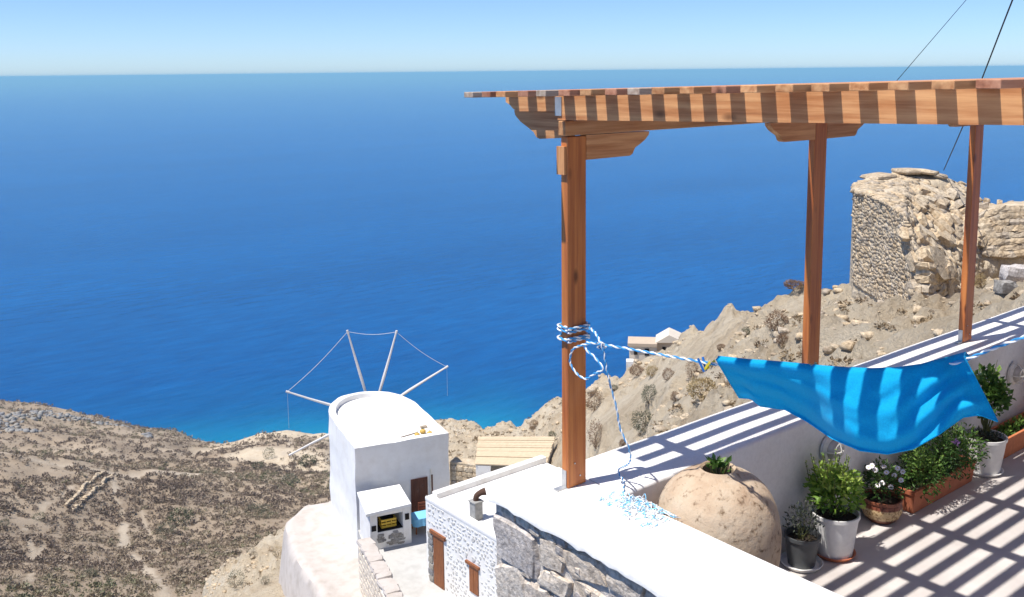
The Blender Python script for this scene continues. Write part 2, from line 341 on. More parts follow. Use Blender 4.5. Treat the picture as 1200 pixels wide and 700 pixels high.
# ------------------------------------------------------------------ terrain
SEA_Z = -250.0
COLS = [
 (-500, [(3,-16),(40,-40),(100,-75),(190,-100),(330,-128),(450,-165),(600,-200),(700,-249),(850,-275)]),
 (-60,  [(3,-14),(40,-40),(100,-75),(190,'y700'),(250,'y606'),(330,'y526'),(370,'y536'),(450,'y500'),(600,'y464'),(655,-249),(760,-262)]),
 (0,    [(3,-14),(40,-40),(100,-75),(190,'y700'),(250,'y610'),(330,'y532'),(370,'y540'),(450,'y506'),(600,'y471'),(655,-249),(760,-262)]),
 (50,   [(3,-14),(40,-40),(100,-75),(190,'y700'),(250,'y614'),(330,'y540'),(370,'y546'),(450,'y511'),(600,'y474'),(655,-249),(760,-262)]),
 (100,  [(3,-14),(40,-40),(100,-76),(190,'y700'),(250,'y620'),(330,'y547'),(370,'y552'),(450,'y516'),(600,'y484'),(655,-250),(760,-262)]),
 (150,  [(3,-14),(40,-38),(100,-78),(190,'y700'),(250,'y624'),(330,'y552'),(370,'y556'),(450,'y522'),(600,'y490'),(655,-250),(760,-262)]),
 (200,  [(3,-14),(30,-26),(45,-30),(58,-36),(100,-80),(190,'y700'),(250,'y626'),(330,'y554'),(370,'y556'),(450,'y528'),(600,'y499'),(650,-251),(760,-262)]),
 (215,  [(3,-14),(30,-22),(45,-24.5),(58,'y688'),(75,-52),(110,-82),(185,'y706'),(250,'y628'),(330,'y555'),(380,'y553'),(480,'y526'),(600,'y503'),(650,-251),(760,-262)]),
 (245,  [(3,-14),(30,-20.5),(45,'y715'),(58,'y666'),(75,-50),(110,-82),(185,'y706'),(250,'y630'),(330,'y556'),(380,'y550'),(480,'y525'),(560,'y516'),(640,-253),(760,-262)]),
 (275,  [(3,-14),(30,-20),(45,'y706'),(58,'y650'),(75,-50),(110,-78),(180,'y700'),(250,'y628'),(330,'y560'),(390,'y545'),(500,'y511'),(560,-222),(640,-254),(760,-262)]),
 (300,  [(3,-14),(30,-19.8),(45,'y694'),(58,'y637'),(75,-48),(110,-76),(180,'y692'),(250,'y625'),(330,'y562'),(400,'y538'),(500,'y508'),(560,-222),(640,-254),(760,-262)]),
 (350,  [(3,-13),(30,-19.8),(42,-21.3),(50,'y652'),(60,'y612'),(75,-45),(110,-72),(180,'y672'),(250,'y615'),(330,'y568'),(400,'y540'),(500,'y509'),(560,-222),(640,-254),(760,-262)]),
 (390,  [(3,-12.5),(30,-19.6),(42,-20.4),(52,-22.5),(62,-29),(80,-45),(120,-75),(200,'y602'),(250,'y588'),(330,'y560'),(400,'y535'),(500,'y510'),(560,-222),(640,-254),(760,-262)]),
 (450,  [(3,-12),(30,-18.8),(42,-18.9),(52,-21.2),(70,-26.8),(90,'y495'),(110,-46),(180,-100),(300,-170),(500,-240),(620,-253),(800,-268)]),
 (525,  [(3,-11),(28,-18.7),(42,-18.8),(50,'y562'),(60,'y535'),(75,'y508'),(88,'y487'),(105,-42),(180,-100),(300,-175),(500,-240),(660,-254),(800,-266)]),
 (560,  [(3,-10),(28,-17.9),(42,-18.6),(50,'y553'),(60,'y530'),(75,'y506'),(84,'y493'),(100,-40),(180,-100),(300,-175),(500,-240),(670,-254),(820,-264)]),
 (600,  [(3,-9),(12,-11),(30,-17),(42,-18.6),(50,'y552'),(60,'y522'),(74,'y493'),(90,-38),(180,-100),(300,-175),(500,-240),(670,-254),(820,-264)]),
 (655,  [(3,-8),(8,-8),(20,-11),(35,'y566'),(45,'y522'),(55,'y486'),(63,'y461'),(75,-32),(150,-95),(300,-175),(500,-242),(640,-254),(800,-270)]),
 (710,  [(3,-7),(8,-6),(16,-7.5),(30,'y540'),(40,'y487'),(50,'y452'),(54,'y438'),(66,-25),(100,-52),(200,-130),(400,-225),(640,-250),(800,-270)]),
 (765,  [(3,-6),(8,-4.5),(13,-5),(22,'y530'),(32,'y480'),(42,'y436'),(48,'y416'),(60,-21),(100,-50),(200,-130),(400,-225),(620,-250),(800,-275)]),
 (810,  [(3,-5),(8,-3.6),(13,-4.2),(20,'y512'),(30,'y446'),(40,'y400'),(44,'y383'),(56,-18),(100,-50),(200,-130),(400,-230),(600,-250),(800,-280)]),
 (860,  [(3,-4.5),(8,-3),(13,-3.5),(18,'y490'),(28,'y425'),(36,'y380'),(40,'y361'),(52,-16),(100,-50),(200,-130),(400,-230),(600,-250),(800,-280)]),
 (940,  [(3,-4),(8,-2.4),(12,-2.7),(16,'y462'),(24,'y400'),(32,'y350'),(36,'y331'),(48,-13),(100,-50),(200,-130),(400,-230),(600,-252),(800,-280)]),
 (1000, [(3,-4),(8,-2),(12,-2.3),(15,'y442'),(22,'y390'),(28,'y343'),(32,'y320'),(44,-10.5),(100,-50),(200,-130),(400,-230),(600,-252),(800,-280)]),
 (1080, [(3,-4),(8,-1.7),(12,-1.9),(15,'y412'),(20,'y387'),(24,'y368'),(28,'y342'),(32,'y322'),(44,-9.5),(100,-50),(200,-130),(400,-230),(600,-252),(800,-280)]),
 (1150, [(3,-4),(8,-1.4),(12,'y402'),(20,'y360'),(25,'y336'),(30,'y312'),(38,-6.5),(50,-11),(100,-48),(200,-125),(400,-230),(600,-252),(800,-280)]),
 (1220, [(3,-4),(8,-1.3),(12,'y378'),(20,'y338'),(25,'y318'),(30,'y296'),(38,-5.5),(50,-9),(100,-44),(200,-120),(400,-228),(600,-252),(800,-280)]),
 (1700, [(3,-4),(8,-1.3),(12,-1.2),(25,-2),(38,-4),(60,-9),(100,-40),(200,-115),(400,-225),(600,-252),(800,-280)]),
]
def azim(x, y=420):
    d = ray(x, y); a = math.atan2(d[1], d[0]); return ALPHA - a       # to the right of the view axis
RG = np.exp(np.linspace(math.log(3.0), math.log(900.0), 620))
AZC = np.array([azim(c[0]) for c in COLS])
ZC = []
for x, prof in COLS:
    rs, zs = [], []
    for r, v in prof:
        rs.append(r); zs.append(atr(x, float(v[1:]), r)[2] if isinstance(v, str) else v)
    ZC.append(np.interp(np.log(RG), np.log(np.array(rs)), np.array(zs)))
ZC = np.array(ZC)
# rounding along each profile, then a dense azimuth grid
k = np.array([1, 3, 5, 3, 1.]); k /= k.sum()
ZC = np.array([np.convolve(np.pad(z, 2, mode='edge'), k, 'valid') for z in ZC])
AZ = np.concatenate([np.linspace(AZC[0], azim(-40), 30)[:-1], np.linspace(azim(-40), azim(1240), 760), np.linspace(azim(1240), AZC[-1], 30)[1:]])
ZT = np.array([np.interp(AZ, AZC, ZC[:, j]) for j in range(len(RG))]).T           # [az, r]
ka = np.exp(-0.5 * (np.arange(-12, 13) / 5.0) ** 2); ka /= ka.sum()
ZT = np.array([np.convolve(np.pad(ZT[:, j], 12, mode='edge'), ka, 'valid') for j in range(ZT.shape[1])]).T
AA, RR = np.meshgrid(AZ, RG, indexing='ij')
TX = CAM[0] + RR * np.cos(ALPHA - AA); TY = CAM[1] + RR * np.sin(ALPHA - AA)
P2 = np.stack([TX, TY, np.zeros_like(TX)], -1)
amp_far = np.clip((RR - 70) / 200, 0, 1)
near = np.clip(1 - (RR - 60) / 60, 0, 1)
PW = P2 + 0.8 * np.stack([fbm(P2, 3, 2, 101), fbm(P2, 3, 2, 103), 0 * TX], -1)
NZ = near * (0.30 * fbm(P2, 4.5, 3, 1) + 0.45 * (np.abs(fbm(PW, 1.3, 4, 5, 0.6))) - 0.16) + near * 0.5 * np.clip(np.abs(fbm(P2 * np.array([1, 1, 1]), 3.0, 2, 31)) - 0.55, 0, 1)
NZ += amp_far * (3.6 * fbm(P2, 60, 4, 9, 0.5) - 1.6 * np.abs(fbm(P2, 28, 3, 19)) + 0.5 * fbm(P2, 6, 2, 21))
# keep the built places level
def mask_rect(cx_, cy_, ex, hx, hy, soft):
    ex = np.array(ex) / np.linalg.norm(ex); dx = TX - cx_; dy = TY - cy_
    a = np.abs(dx * ex[0] + dy * ex[1]) - hx; b = np.abs(-dx * ex[1] + dy * ex[0]) - hy
    return np.clip(1 - np.maximum(np.maximum(a, b), 0) / soft, 0, 1)
built = np.maximum(mask_rect(18.5, 29, (1, 0), 6, 9, 2.5), mask_rect(3, -1, (1, 0), 7, 3, 1.5))
ZT = ZT + NZ * (1 - built)
cy_mask = mask_rect(18.6, 28.5, (.966, -.259), 4.6, 8.5, 1.0)
ZT = np.where(cy_mask > 0, np.minimum(ZT, -18.35 * cy_mask + ZT * (1 - cy_mask)), ZT)
ter = mask_rect(5.0, -3.9, (1, 0), 5.4, 4.2, 0.8)
ZT = np.where(ter > 0, np.minimum(ZT, -1.3 * ter + ZT * (1 - ter)), ZT)
na, nr = ZT.shape
def tz(x, y):
    """terrain height at plan points (arrays)"""
    x = np.asarray(x, float); y = np.asarray(y, float)
    r = np.hypot(x - CAM[0], y - CAM[1]); a = ALPHA - np.arctan2(y - CAM[1], x - CAM[0])
    fj = np.clip(np.interp(np.log(r), np.log(RG), np.arange(nr)), 0, nr - 1.001); fi = np.clip(np.interp(a, AZ, np.arange(na)), 0, na - 1.001)
    i = fi.astype(int); j = fj.astype(int); u = fi - i; v = fj - j
    return ZT[i, j] * (1 - u) * (1 - v) + ZT[i + 1, j] * u * (1 - v) + ZT[i, j + 1] * (1 - u) * v + ZT[i + 1, j + 1] * u * v
def hit(px, py, rmin=9.0, rmax=700):
    d = ray(px, py); d = d / math.hypot(d[0], d[1]); rs = np.exp(np.linspace(math.log(rmin), math.log(rmax), 1600))
    X = CAM[0] + d[0] * rs; Y = CAM[1] + d[1] * rs; Zr = CAM[2] + d[2] * rs; g = tz(X, Y)
    kk = np.nonzero(Zr < g)[0]; kk = kk[0] if len(kk) else len(rs) - 1
    return np.array([X[kk], Y[kk], g[kk]])
# ground character: 0 scrubby brown valley, 1 pale bare slope, path = trodden light line
pale = np.clip(np.clip((AA - azim(470)) / 0.05, 0, 1) * np.clip((140 - RR) / 40, 0, 1) + np.clip((75 - RR) / 15, 0, 1), 0, 1)
pale = np.clip(pale + 0.75 * np.clip(fbm(P2, 40, 3, 77) * 1.6 - 0.35, 0, 1) * (RR > 360) * (AA > azim(215)), 0, 1)
path = np.zeros_like(ZT)
def draw_path(pix, width, s=1.0):
    pts = np.array([hit(*p, rmin=120) for p in pix])[:, :2]
    for a, b in zip(pts[:-1], pts[1:]):
        d = b - a; L = d @ d + 1e-9; tt = np.clip(((TX - a[0]) * d[0] + (TY - a[1]) * d[1]) / L, 0, 1)
        wob = 1.2 * vnoise(P2, 9, 3)
        dist = np.hypot(TX - a[0] - tt * d[0] + wob, TY - a[1] - tt * d[1] + wob)
        np.maximum(path, s * np.clip(1.45 - dist / (0.75 * width) + 0.7 * vnoise(P2, 2.2, 13), 0, 0.9), out=path)
draw_path([(135, 560), (136, 580), (144, 610), (146, 640), (160, 660), (180, 680), (196, 700)], 1.3)
draw_path([(130, 556), (180, 553), (235, 556), (275, 552)], 3.0)
draw_path([(86, 570), (50, 594), (35, 620), (40, 650), (35, 680)], 1.0, 0.7)
draw_path([(165, 600), (180, 640), (195, 665)], 0.9, 0.6)
draw_path([(0, 530), (40, 540), (90, 548), (130, 555)], 1.5, 0.7)
draw_path([(60, 630), (30, 660), (5, 690)], 0.9, 0.6)
draw_path([(336, 512), (340, 520), (332, 535)], 1.2, 0.8)
idx = np.arange(na * nr).reshape(na, nr)
FT = np.stack([idx[:-1, :-1], idx[:-1, 1:], idx[1:, 1:], idx[1:, :-1]], -1).reshape(-1, 4)
m, t, b = new_mat('hill_ground'); MT['hill'] = m
v = mapping(t); ap = N(t, 'ShaderNodeAttribute', attribute_name='pale'); at_ = N(t, 'ShaderNodeAttribute', attribute_name='path')
n_big = noise(t, v, 0.035, 6, 0.6); n_mid = noise(t, v, 0.5, 6, 0.65); n_fine = noise(t, v, 3.5, 5, 0.6)
val = ramp(t, n_big, [(0.3, (0.25, 0.185, 0.125)), (0.5, (0.37, 0.285, 0.20)), (0.7, (0.50, 0.40, 0.29))])
val = mix(t, ramp(t, n_mid, [(0.35, (0, 0, 0)), (0.65, (0.55, 0.55, 0.55))]), val, (0.36, 0.29, 0.22))
slope = ramp(t, n_mid, [(0.28, (0.54, 0.42, 0.285)), (0.5, (0.68, 0.565, 0.41)), (0.72, (0.76, 0.665, 0.52))])
slope = mix(t, ramp(t, n_fine, [(0.3, (0.45, 0.45, 0.45)), (0.45, (0, 0, 0))]), slope, (0.30, 0.225, 0.15))
slope = mix(t, ramp(t, noise(t, v, 9.0, 5, 0.7), [(0.56, (0, 0, 0)), (0.68, (0.6, 0.6, 0.6))]), slope, (0.74, 0.665, 0.54))
c = mix(t, ap.outputs['Fac'], val, slope); c = mix(t, at_.outputs['Fac'], c, (0.55, 0.46, 0.35))
t.links.new(c, b.inputs['Base Color']); b.inputs['Roughness'].default_value = 0.95; b.inputs['Specular IOR Level'].default_value = 0.1
bump(t, b, noise(t, v, 2.6, 9, 0.75), 1.0, 0.45)
V = np.stack([TX, TY, ZT], -1).reshape(-1, 3)
hill = np_obj('hillside', V, FT, [MT['hill']], smooth=True, attrs={'pale': pale.ravel(), 'path': path.ravel()}, kind='structure')

# ------------------------------------------------------------------ sea
SR = np.concatenate([np.linspace(380, 1300, 90), np.exp(np.linspace(math.log(1330), math.log(90000), 60))])
SA = np.linspace(-math.pi, math.pi, 361)
SA_, SR_ = np.meshgrid(SA, SR, indexing='ij')
SX = CAM[0] + SR_ * np.cos(ALPHA - SA_); SY = CAM[1] + SR_ * np.sin(ALPHA - SA_)
bed = np.where((SA_ > AZ[0]) & (SA_ < AZ[-1]), tz(SX, SY), -300)
bed = np.where(SR_ > 850, -300, bed)
shallow = np.exp(-np.clip(SEA_Z - bed, 0, None) / 7.0) * np.clip((840 - SR_) / 160, 0, 1)
si = np.arange(SX.size).reshape(SX.shape)
FS = np.stack([si[:-1, :-1], si[:-1, 1:], si[1:, 1:], si[1:, :-1]], -1).reshape(-1, 4)
m, t, b = new_mat('sea_water'); MT['sea'] = m
v = mapping(t); a = N(t, 'ShaderNodeAttribute', attribute_name='shallow')
big = ramp(t, noise(t, mapping(t, (0.0012, 0.0045, 1), (0, 0, 0.5)), 1.0, 4), [(0.35, (0.001, 0.077, 0.272)), (0.65, (0.001, 0.094, 0.32))])
wave_tone = ramp(t, noise(t, mapping(t, (0.022, 0.085, 1), (0, 0, 0.5)), 1.0, 6, 0.7), [(0.3, (0.72, 0.76, 0.80)), (0.7, (1.28, 1.22, 1.16))])  # light and dark of the waves put into the colour as streaks
big = mix(t, 1.0, big, wave_tone, 'MULTIPLY')
c = mix(t, ramp(t, a.outputs['Fac'], [(0.0, (0, 0, 0)), (0.85, (1, 1, 1))]), big, (0.006, 0.30, 0.46))
t.links.new(c, b.inputs['Base Color']); b.inputs['Roughness'].default_value = 0.15; b.inputs['IOR'].default_value = 1.33
b.inputs['Specular IOR Level'].default_value = 0.03
hgt = noise(t, mapping(t, (0.030, 0.11, 1), (0, 0, 0.5)), 1.0, 8, 0.72)
bump(t, b, hgt, 1.0, 5.0)
sea = np_obj('sea', np.stack([SX, SY, np.full_like(SX, SEA_Z)], -1).reshape(-1, 3), FS, [MT['sea']], attrs={'shallow': shallow.ravel()}, kind='structure')

# ------------------------------------------------------------------ terrace
FZ = -0.85
mb = MB(); mb.box((5.08, -4.12, FZ - 0.06), (4.92, 3.885, 0.06)); mb.build('terrace_floor', MT['floor'], kind='structure')
mb = MB(); mb.box((5.08, -4.12, -5.5), (4.9, 3.88, 4.585)); mb.build('terrace_base', MT['mortar'], kind='structure')

# long parapet: plastered, rounded top edges, slightly uneven
def parapet_profile(y0, y1, zb, r=0.022):
    p = [(y1, zb), (y1, -r)]
    for k in range(1, 4): a = k * math.pi / 8; p.append((y1 - r + r * math.cos(a), -r + r * math.sin(a)))
    p.append((y1 - r, 0.0))
    for f in (0.75, 0.5, 0.25): p.append((y0 + (y1 - y0) * f, 0.0))
    p.append((y0 + r, 0.0))
    for k in range(1, 4): a = math.pi / 2 + k * math.pi / 8; p.append((y0 + r + r * math.cos(a), -r + r * math.sin(a)))
    p += [(y0, -r), (y0, -0.25), (y0, -0.5), (y0, zb)]
    return p
def extrude_profile(prof, ts, axis):
    V = []; F = []; n = len(prof)
    for tt in ts:
        for a, z in prof:
            p = np.array([tt, a, z] if axis == 0 else [a, tt, z]); V.append(p)
    V = np.array(V); top = (V[:, 2] > -0.6)
    V[:, 2] += np.where(top, 0.004 * vnoise(V, 0.5, 3) - 0.002, 0)
    k = 1 if axis == 0 else 0
    V[:, k] += np.where(top, 0.005 * vnoise(V, 0.6, 8), 0)
    for i in range(len(ts) - 1):
        for j in range(n - 1): F.append((i * n + j, i * n + j + 1, (i + 1) * n + j + 1, (i + 1) * n + j))
    F.append(tuple(range(n))); F.append(tuple(range((len(ts) - 1) * n, len(ts) * n))[::-1])
    return V, F
par = thing('parapet_wall', 'long white plastered parapet carrying the wooden posts above the potted plants', 'wall', (5, 0, FZ))
V, F = extrude_profile(parapet_profile(-0.235, 0.265, -7.0), np.linspace(0.157, 10, 70), 0)
mb = MB(); mb.add(V, F); mb.build('plaster_body', MT['white'], par, smooth=True)

# short parapet with the rubble stone outer face
sw = thing('stone_terrace_wall', 'short terrace wall of rough grey stones under a thick white cap', 'wall', (-0.11, -1.5, -6))
mb = MB(); mb.box((-0.0955, -3.87, -3.555), (0.2440, 4.13, 3.495)); mb.build('mortar_core', MT['mortar'], sw)
# cap: white lime slab with a ragged lower lip
ts = np.linspace(0.268, -8.0, 150); prof = [(0.155, -0.12), (0.155, -0.022), (0.149, -0.007), (0.135, 0), (0.0, 0), (-0.15, 0), (-0.30, 0), (-0.355, -0.002), (-0.378, -0.010), (-0.388, -0.026), (-0.388, -0.05), (-0.372, -0.058), (-0.30, -0.06), (-0.30, -0.12)]
V = []
for tt in ts:
    rag = 0.014 * float(vnoise(np.array([[tt, 0, 0]]), 0.11, 4)[0]) + 0.009 * float(vnoise(np.array([[tt, 5, 0]]), 0.04, 6)[0])
    lip = 0.5 + 0.5 * float(vnoise(np.array([[tt, 9, 0]]), 0.25, 14)[0])
    for q, (a, z) in enumerate(prof):
        V.append((a + (0.006 * lip if q in (8, 9, 10, 11) else 0), tt, z + (min(0.015, rag - 0.012) if q in (10, 11, 12) else 0) + 0.003 * float(vnoise(np.array([[a, tt, 0]]), 0.35, 2)[0])))
n = len(prof); F = [(i * n + j, i * n + j + 1, (i + 1) * n + j + 1, (i + 1) * n + j) for i in range(len(ts) - 1) for j in range(n - 1)]
F += [tuple(range(n)), tuple(range((len(ts) - 1) * n, len(ts) * n))[::-1], ] 
F += [(i * n, i * n + n - 1, (i + 1) * n + n - 1, (i + 1) * n) for i in range(len(ts) - 1)]
mb = MB(); mb.add(V, F); mb.build('white_cap', MT['white'], sw, smooth=True)
# inner plaster skin of the short wall
mb = MB(); mb.box((0.1515, -4.12, -0.485), (0.0035, 3.88, 0.363)); mb.build('plaster_skin', MT['white'], sw)

def rock(c, size, E, seed, rough=0.16, sub=2, flat=1.0):
    """irregular block: superellipsoid-ish cube sphere with noise; size = half extents along axes E"""
    bm = bmesh.new(); bmesh.ops.create_cube(bm, size=2); bmesh.ops.subdivide_edges(bm, edges=list(bm.edges), cuts=sub, use_grid_fill=True)
    P = np.array([v.co[:] for v in bm.verts]); bm.verts.index_update(); F = [tuple(q.index for q in f.verts) for f in bm.faces]; bm.free()
    L = np.linalg.norm(P, axis=1, keepdims=True); S = P / L
    P = 0.62 * P + 0.38 * S * 1.25
    r_ = np.random.default_rng(seed); P = P + rough * np.stack([fbm(P + seed * 3.7 + kx * 11, 1.1, 2, seed) for kx in range(3)], -1)
    sh = r_.normal(0, 0.14, 3); P[:, 0] += sh[0] * P[:, 1]; P[:, 1] += sh[1] * P[:, 0]
    Q = np.array(c) + (P[:, :1] * size[0]) * E[0] + (P[:, 1:2] * size[1]) * E[1] + (P[:, 2:3] * size[2]) * E[2]
    return Q, F
# stones of the outer face laid in rough courses; the first few as the photograph shows them (y0, y1, ztop, zbot)
SV = [(0.235, -0.10, -0.135, -0.375), (-0.125, -0.315, -0.125, -0.27), (-0.335, -0.60, -0.095, -0.235), (0.20, 0.085, -0.065, -0.125), (0.07, -0.10, -0.062, -0.12),
      (-0.12, -0.22, -0.065, -0.115), (-0.24, -0.33, -0.066, -0.112), (-0.35, -0.50, -0.058, -0.085), (-0.62, -0.86, -0.075, -0.20), (-0.88, -1.14, -0.06, -0.21), (-1.16, -1.42, -0.07, -0.20),
      (-1.44, -1.75, -0.07, -0.24), (0.235, 0.02, -0.395, -0.60), (0.0, -0.22, -0.40, -0.62), (-0.125, -0.36, -0.29, -0.385), (-0.38, -0.62, -0.255, -0.40), (-0.24, -0.50, -0.42, -0.60),
      (-0.64, -0.92, -0.225, -0.42), (-0.94, -1.20, -0.23, -0.43), (-1.22, -1.42, -0.22, -0.40), (-0.52, -0.80, -0.43, -0.62)]
y, z = 0.0, 0
for row in range(14):
    zt_ = -0.62 - row * 0.24; y = 0.235
    while y > -2.6:
        wdt = random.uniform(0.18, 0.40); SV.append((y, y - wdt + 0.02, zt_ - random.uniform(0, 0.02), zt_ - 0.225 + random.uniform(0, 0.02))); y -= wdt
y = -1.77
for row in range(2):
    y = -1.77 if row == 0 else -1.45
    while y > -3.4:
        wdt = random.uniform(0.2, 0.38); SV.append((y, y - wdt + 0.02, -0.07 - row * 0.19, -0.25 - row * 0.17)); y -= wdt
EY = [np.array([0, 1., 0]), np.array([0, 0, 1.]), np.array([-1., 0, 0])]
for i, (ya, yb, za, zb) in enumerate(SV):
    Q, F = rock((-0.330 + random.uniform(-0.010, 0.010), (ya + yb) / 2, (za + zb) / 2), (abs(ya - yb) / 2 * 1.0, abs(za - zb) / 2 * 1.02, 0.030), EY, i + 1, 0.17, 5)
    mb = MB(); mb.add(Q, F); mb.build('stone', MT['stone'], sw)

r_ = np.random.default_rng(77)
for q in range(70):
    yy, zz_ = r_.uniform(-1.7, 0.22), r_.uniform(-0.75, -0.07); Q, F = rock((-0.340, yy, zz_), (r_.uniform(.018, .05), r_.uniform(.014, .03), 0.022), EY, 600 + q, 0.2, 2); mb = MB(); mb.add(Q, F); mb.build('chinking_stone', MT['stone'], sw)

# ------------------------------------------------------------------ pergola
pg = thing('pergola', 'open wooden pergola of oiled pine posts, rafters and thin roof slats', 'pergola', (0, 0, 0))
SL = -0.024
rt_z = lambda y: 2.172 + SL * y       # rafter top
WX, WY = 0.069, 0.026                  # post half size
for i, px_ in enumerate((0.036, 2.285, 4.535, 6.785)):
    mb = MB(); mb.box((px_, 0.027, 0.98), (WX, WY, 0.976), bev=0.004)
    p_ = mb.build('post', MT['post'], pg)
    mb = MB(); mb.box((px_ - WX - 0.0035, 0.03, 0.055), (0.0025, 0.018, 0.05)); mb.box((px_ - WX - 0.035, 0.03, 0.0065), (0.034, 0.02, 0.0028)); mb.build('post_bracket', MT['galv'], p_)
    for sx in (-1, 1):
        mb = MB(); mb.tube([(px_ - 0.02 * sx, 0.0015, 0.10 + 0.04 * sx), (px_ - 0.02 * sx, -0.004, 0.10 + 0.04 * sx)], 0.005, 6); mb.build('bolt', MT['galv'], p_)
    if i == 0:
        mb = MB(); mb.box((px_ - WX - 0.009, 0.037, 1.83), (0.0085, 0.03, 0.075)); mb.build('cleat', MT['wood_z'], p_)
# corbels along the long beam
def corbel(name, o, e, up_, prof, thick, mat, tdir):
    pts = [np.array(o) + np.array(e) * a + np.array([0, 0, 1.0]) * b_ for a, b_ in prof]
    pts = [p - np.array(tdir) * thick / 2 for p in pts]
    mb = MB(); mb.prism(pts, np.array(tdir) * thick); return mb.build(name, mat, pg)
CURVE = [(0.0, 0.133), (0.0, 0.0), (0.335, 0.002), (0.355, 0.012), (0.375, 0.045), (0.42, 0.066), (0.455, 0.085), (0.485, 0.112), (0.49, 0.131)]
for i, px_ in enumerate((0.036, 2.285, 4.535, 6.785)):
    corbel('corbel', (px_ + WX + 0.001, 0.027, 1.826), (1, 0, 0), None, CURVE, 0.05, MT['wood_x'], (0, 1, 0))
    if i: corbel('corbel', (px_ - WX - 0.001, 0.027, 1.826), (-1, 0, 0), None, CURVE, 0.05, MT['wood_x'], (0, 1, 0))
mb = MB(); mb.box((3.45, 0.027, 2.0005), (3.50, 0.027, 0.0385), bev=0.003); mb.build('beam', MT['wood_x'], pg)
mb = MB(); mb.box((3.45, -3.1, 2.075), (3.50, 0.03, 0.038), bev=0.003); mb.build('beam', MT['wood_x'], pg)
# rafters along y, the ones over the posts with shaped tails
HR = 0.128
for px_, tail in ((0.0, 1), (0.75, 0), (1.5, 0), (2.25, 1), (3.0, 0), (3.75, 0), (4.5, 1), (5.25, 0), (6.0, 0), (6.75, 1)):
    yb = 0.525 if tail else 0.05
    prof = [(-3.25, rt_z(-3.25) - HR), (0.085, rt_z(0.085) - HR), (0.085, rt_z(0.085) - 0.082), (0.42, rt_z(.42) - 0.082), (0.46, rt_z(.46) - 0.068), (0.49, rt_z(.49) - 0.045), (yb, rt_z(yb) - 0.03), (yb, rt_z(yb)), (-3.25, rt_z(-3.25))]
    if not tail: prof = [(-3.25, rt_z(-3.25) - HR), (yb, rt_z(yb) - HR), (yb, rt_z(yb)), (-3.25, rt_z(-3.25))]
    mb = MB(); mb.prism([(px_ - 0.026, a, b_) for a, b_ in prof], (0.052, 0, 0)); mb.build('rafter', MT['wood_y'], pg)
    if tail:
        cz = 2.083
        CB = [(0.047, cz), (0.047, 1.948), (0.285, 1.930), (0.312, 1.938), (0.335, 1.965), (0.395, 1.995), (0.45, 2.02), (0.495, 2.055), (0.505, cz)]
        mb = MB(); mb.prism([(px_ + 0.018, a, b_) for a, b_ in CB], (0.046, 0, 0)); mb.build('corbel', MT['wood_y'], pg)
mb = MB(); mb.box((-0.029, 0.075, 2.115), (0.0025, 0.025, 0.05)); mb.build('joint_plate', MT['galv'], pg)
# roof slats along x
for k_ in range(24):
    yc = 0.458 - 0.155 * k_ + random.uniform(-0.006, 0.006); hw = 0.0385 + random.uniform(-0.002, 0.002)
    x0 = -0.345 + random.uniform(-0.018, 0.012); x1 = 7.05 + random.uniform(-.03, .03)
    mb = MB(); mb.box(((x0 + x1) / 2, yc, rt_z(yc) + 0.0165), ((x1 - x0) / 2, hw, 0.0145), bev=0.002)
    mb.build('roof_slat', (MT['slat_grey'], MT['wood_x'], MT['slat_red'], MT['wood_x'], MT['wood_x'], MT['slat_red'], MT['wood_x'])[(k_ * 5 + k_ // 3) % 7], pg)

# ------------------------------------------------------------------ clothesline, towel, pegs
PN = np.array([1, 0.25, 0.0]); PP = np.array([0.0625, -0.05, 0])      # upright plane of the rope, running from the post across the terrace
RPTS = np.array([onplane(x, y, PP, PN) for x, y in ((688, 401), (730, 408), (770, 415), (810, 422), (838, 427), (870, 430.5), (901, 433), (953, 437), (1000, 440), (1048, 439.5), (1090, 432), (1125, 424), (1165, 408), (1200, 395), (1290, 360), (1420, 305))])
def smooth_path(P, n):
    P = np.asarray(P, float); d = np.r_[0, np.cumsum(np.linalg.norm(np.diff(P, axis=0), axis=1))]; s = np.linspace(0, d[-1], n)
    # Catmull-Rom through a fine resample
    out = []
    T = np.gradient(P, d, axis=0)
    for v_ in s:
        i = min(np.searchsorted(d, v_, 'right') - 1, len(P) - 2); h = d[i + 1] - d[i]; u = (v_ - d[i]) / h
        out.append((2*u**3-3*u**2+1)*P[i] + (u**3-2*u**2+u)*h*T[i] + (-2*u**3+3*u**2)*P[i+1] + (u**3-u**2)*h*T[i+1])
    return np.array(out)
def twisted(mb, P, rr, pitch, n=5):
    """two strands wound round each other along a path"""
    L = np.linalg.norm(np.diff(P, axis=0), axis=1).sum(); m_ = max(8, int(L / pitch * 9)); Q = smooth_path(P, m_) if len(P) > 2 else np.linspace(P[0], P[1], m_)
    s = np.r_[0, np.cumsum(np.linalg.norm(np.diff(Q, axis=0), axis=1))]
    for st in (0, 1):
        pts = []
        for i, q in enumerate(Q):
            tv = Q[min(i + 1, m_ - 1)] - Q[max(i - 1, 0)]; tv /= np.linalg.norm(tv) + 1e-9
            a = np.cross(tv, (0.3, 0.5, 0.81)); a /= np.linalg.norm(a); b_ = np.cross(tv, a); ph = 2 * math.pi * s[i] / pitch + math.pi * st
            pts.append(q + 0.55 * rr * (math.cos(ph) * a + math.sin(ph) * b_))
        mb.tube(pts, 0.62 * rr, n, mi=st)
cl = thing('clothesline', 'blue and white twisted rope tied round the corner post', 'rope', (0.05, -0.03, 0.86))
mb = MB(); twisted(mb, RPTS, 0.0075, 0.085); mb.build('line', [MT['rope_w'], MT['rope_b']], cl, smooth=True)
wr = MB()
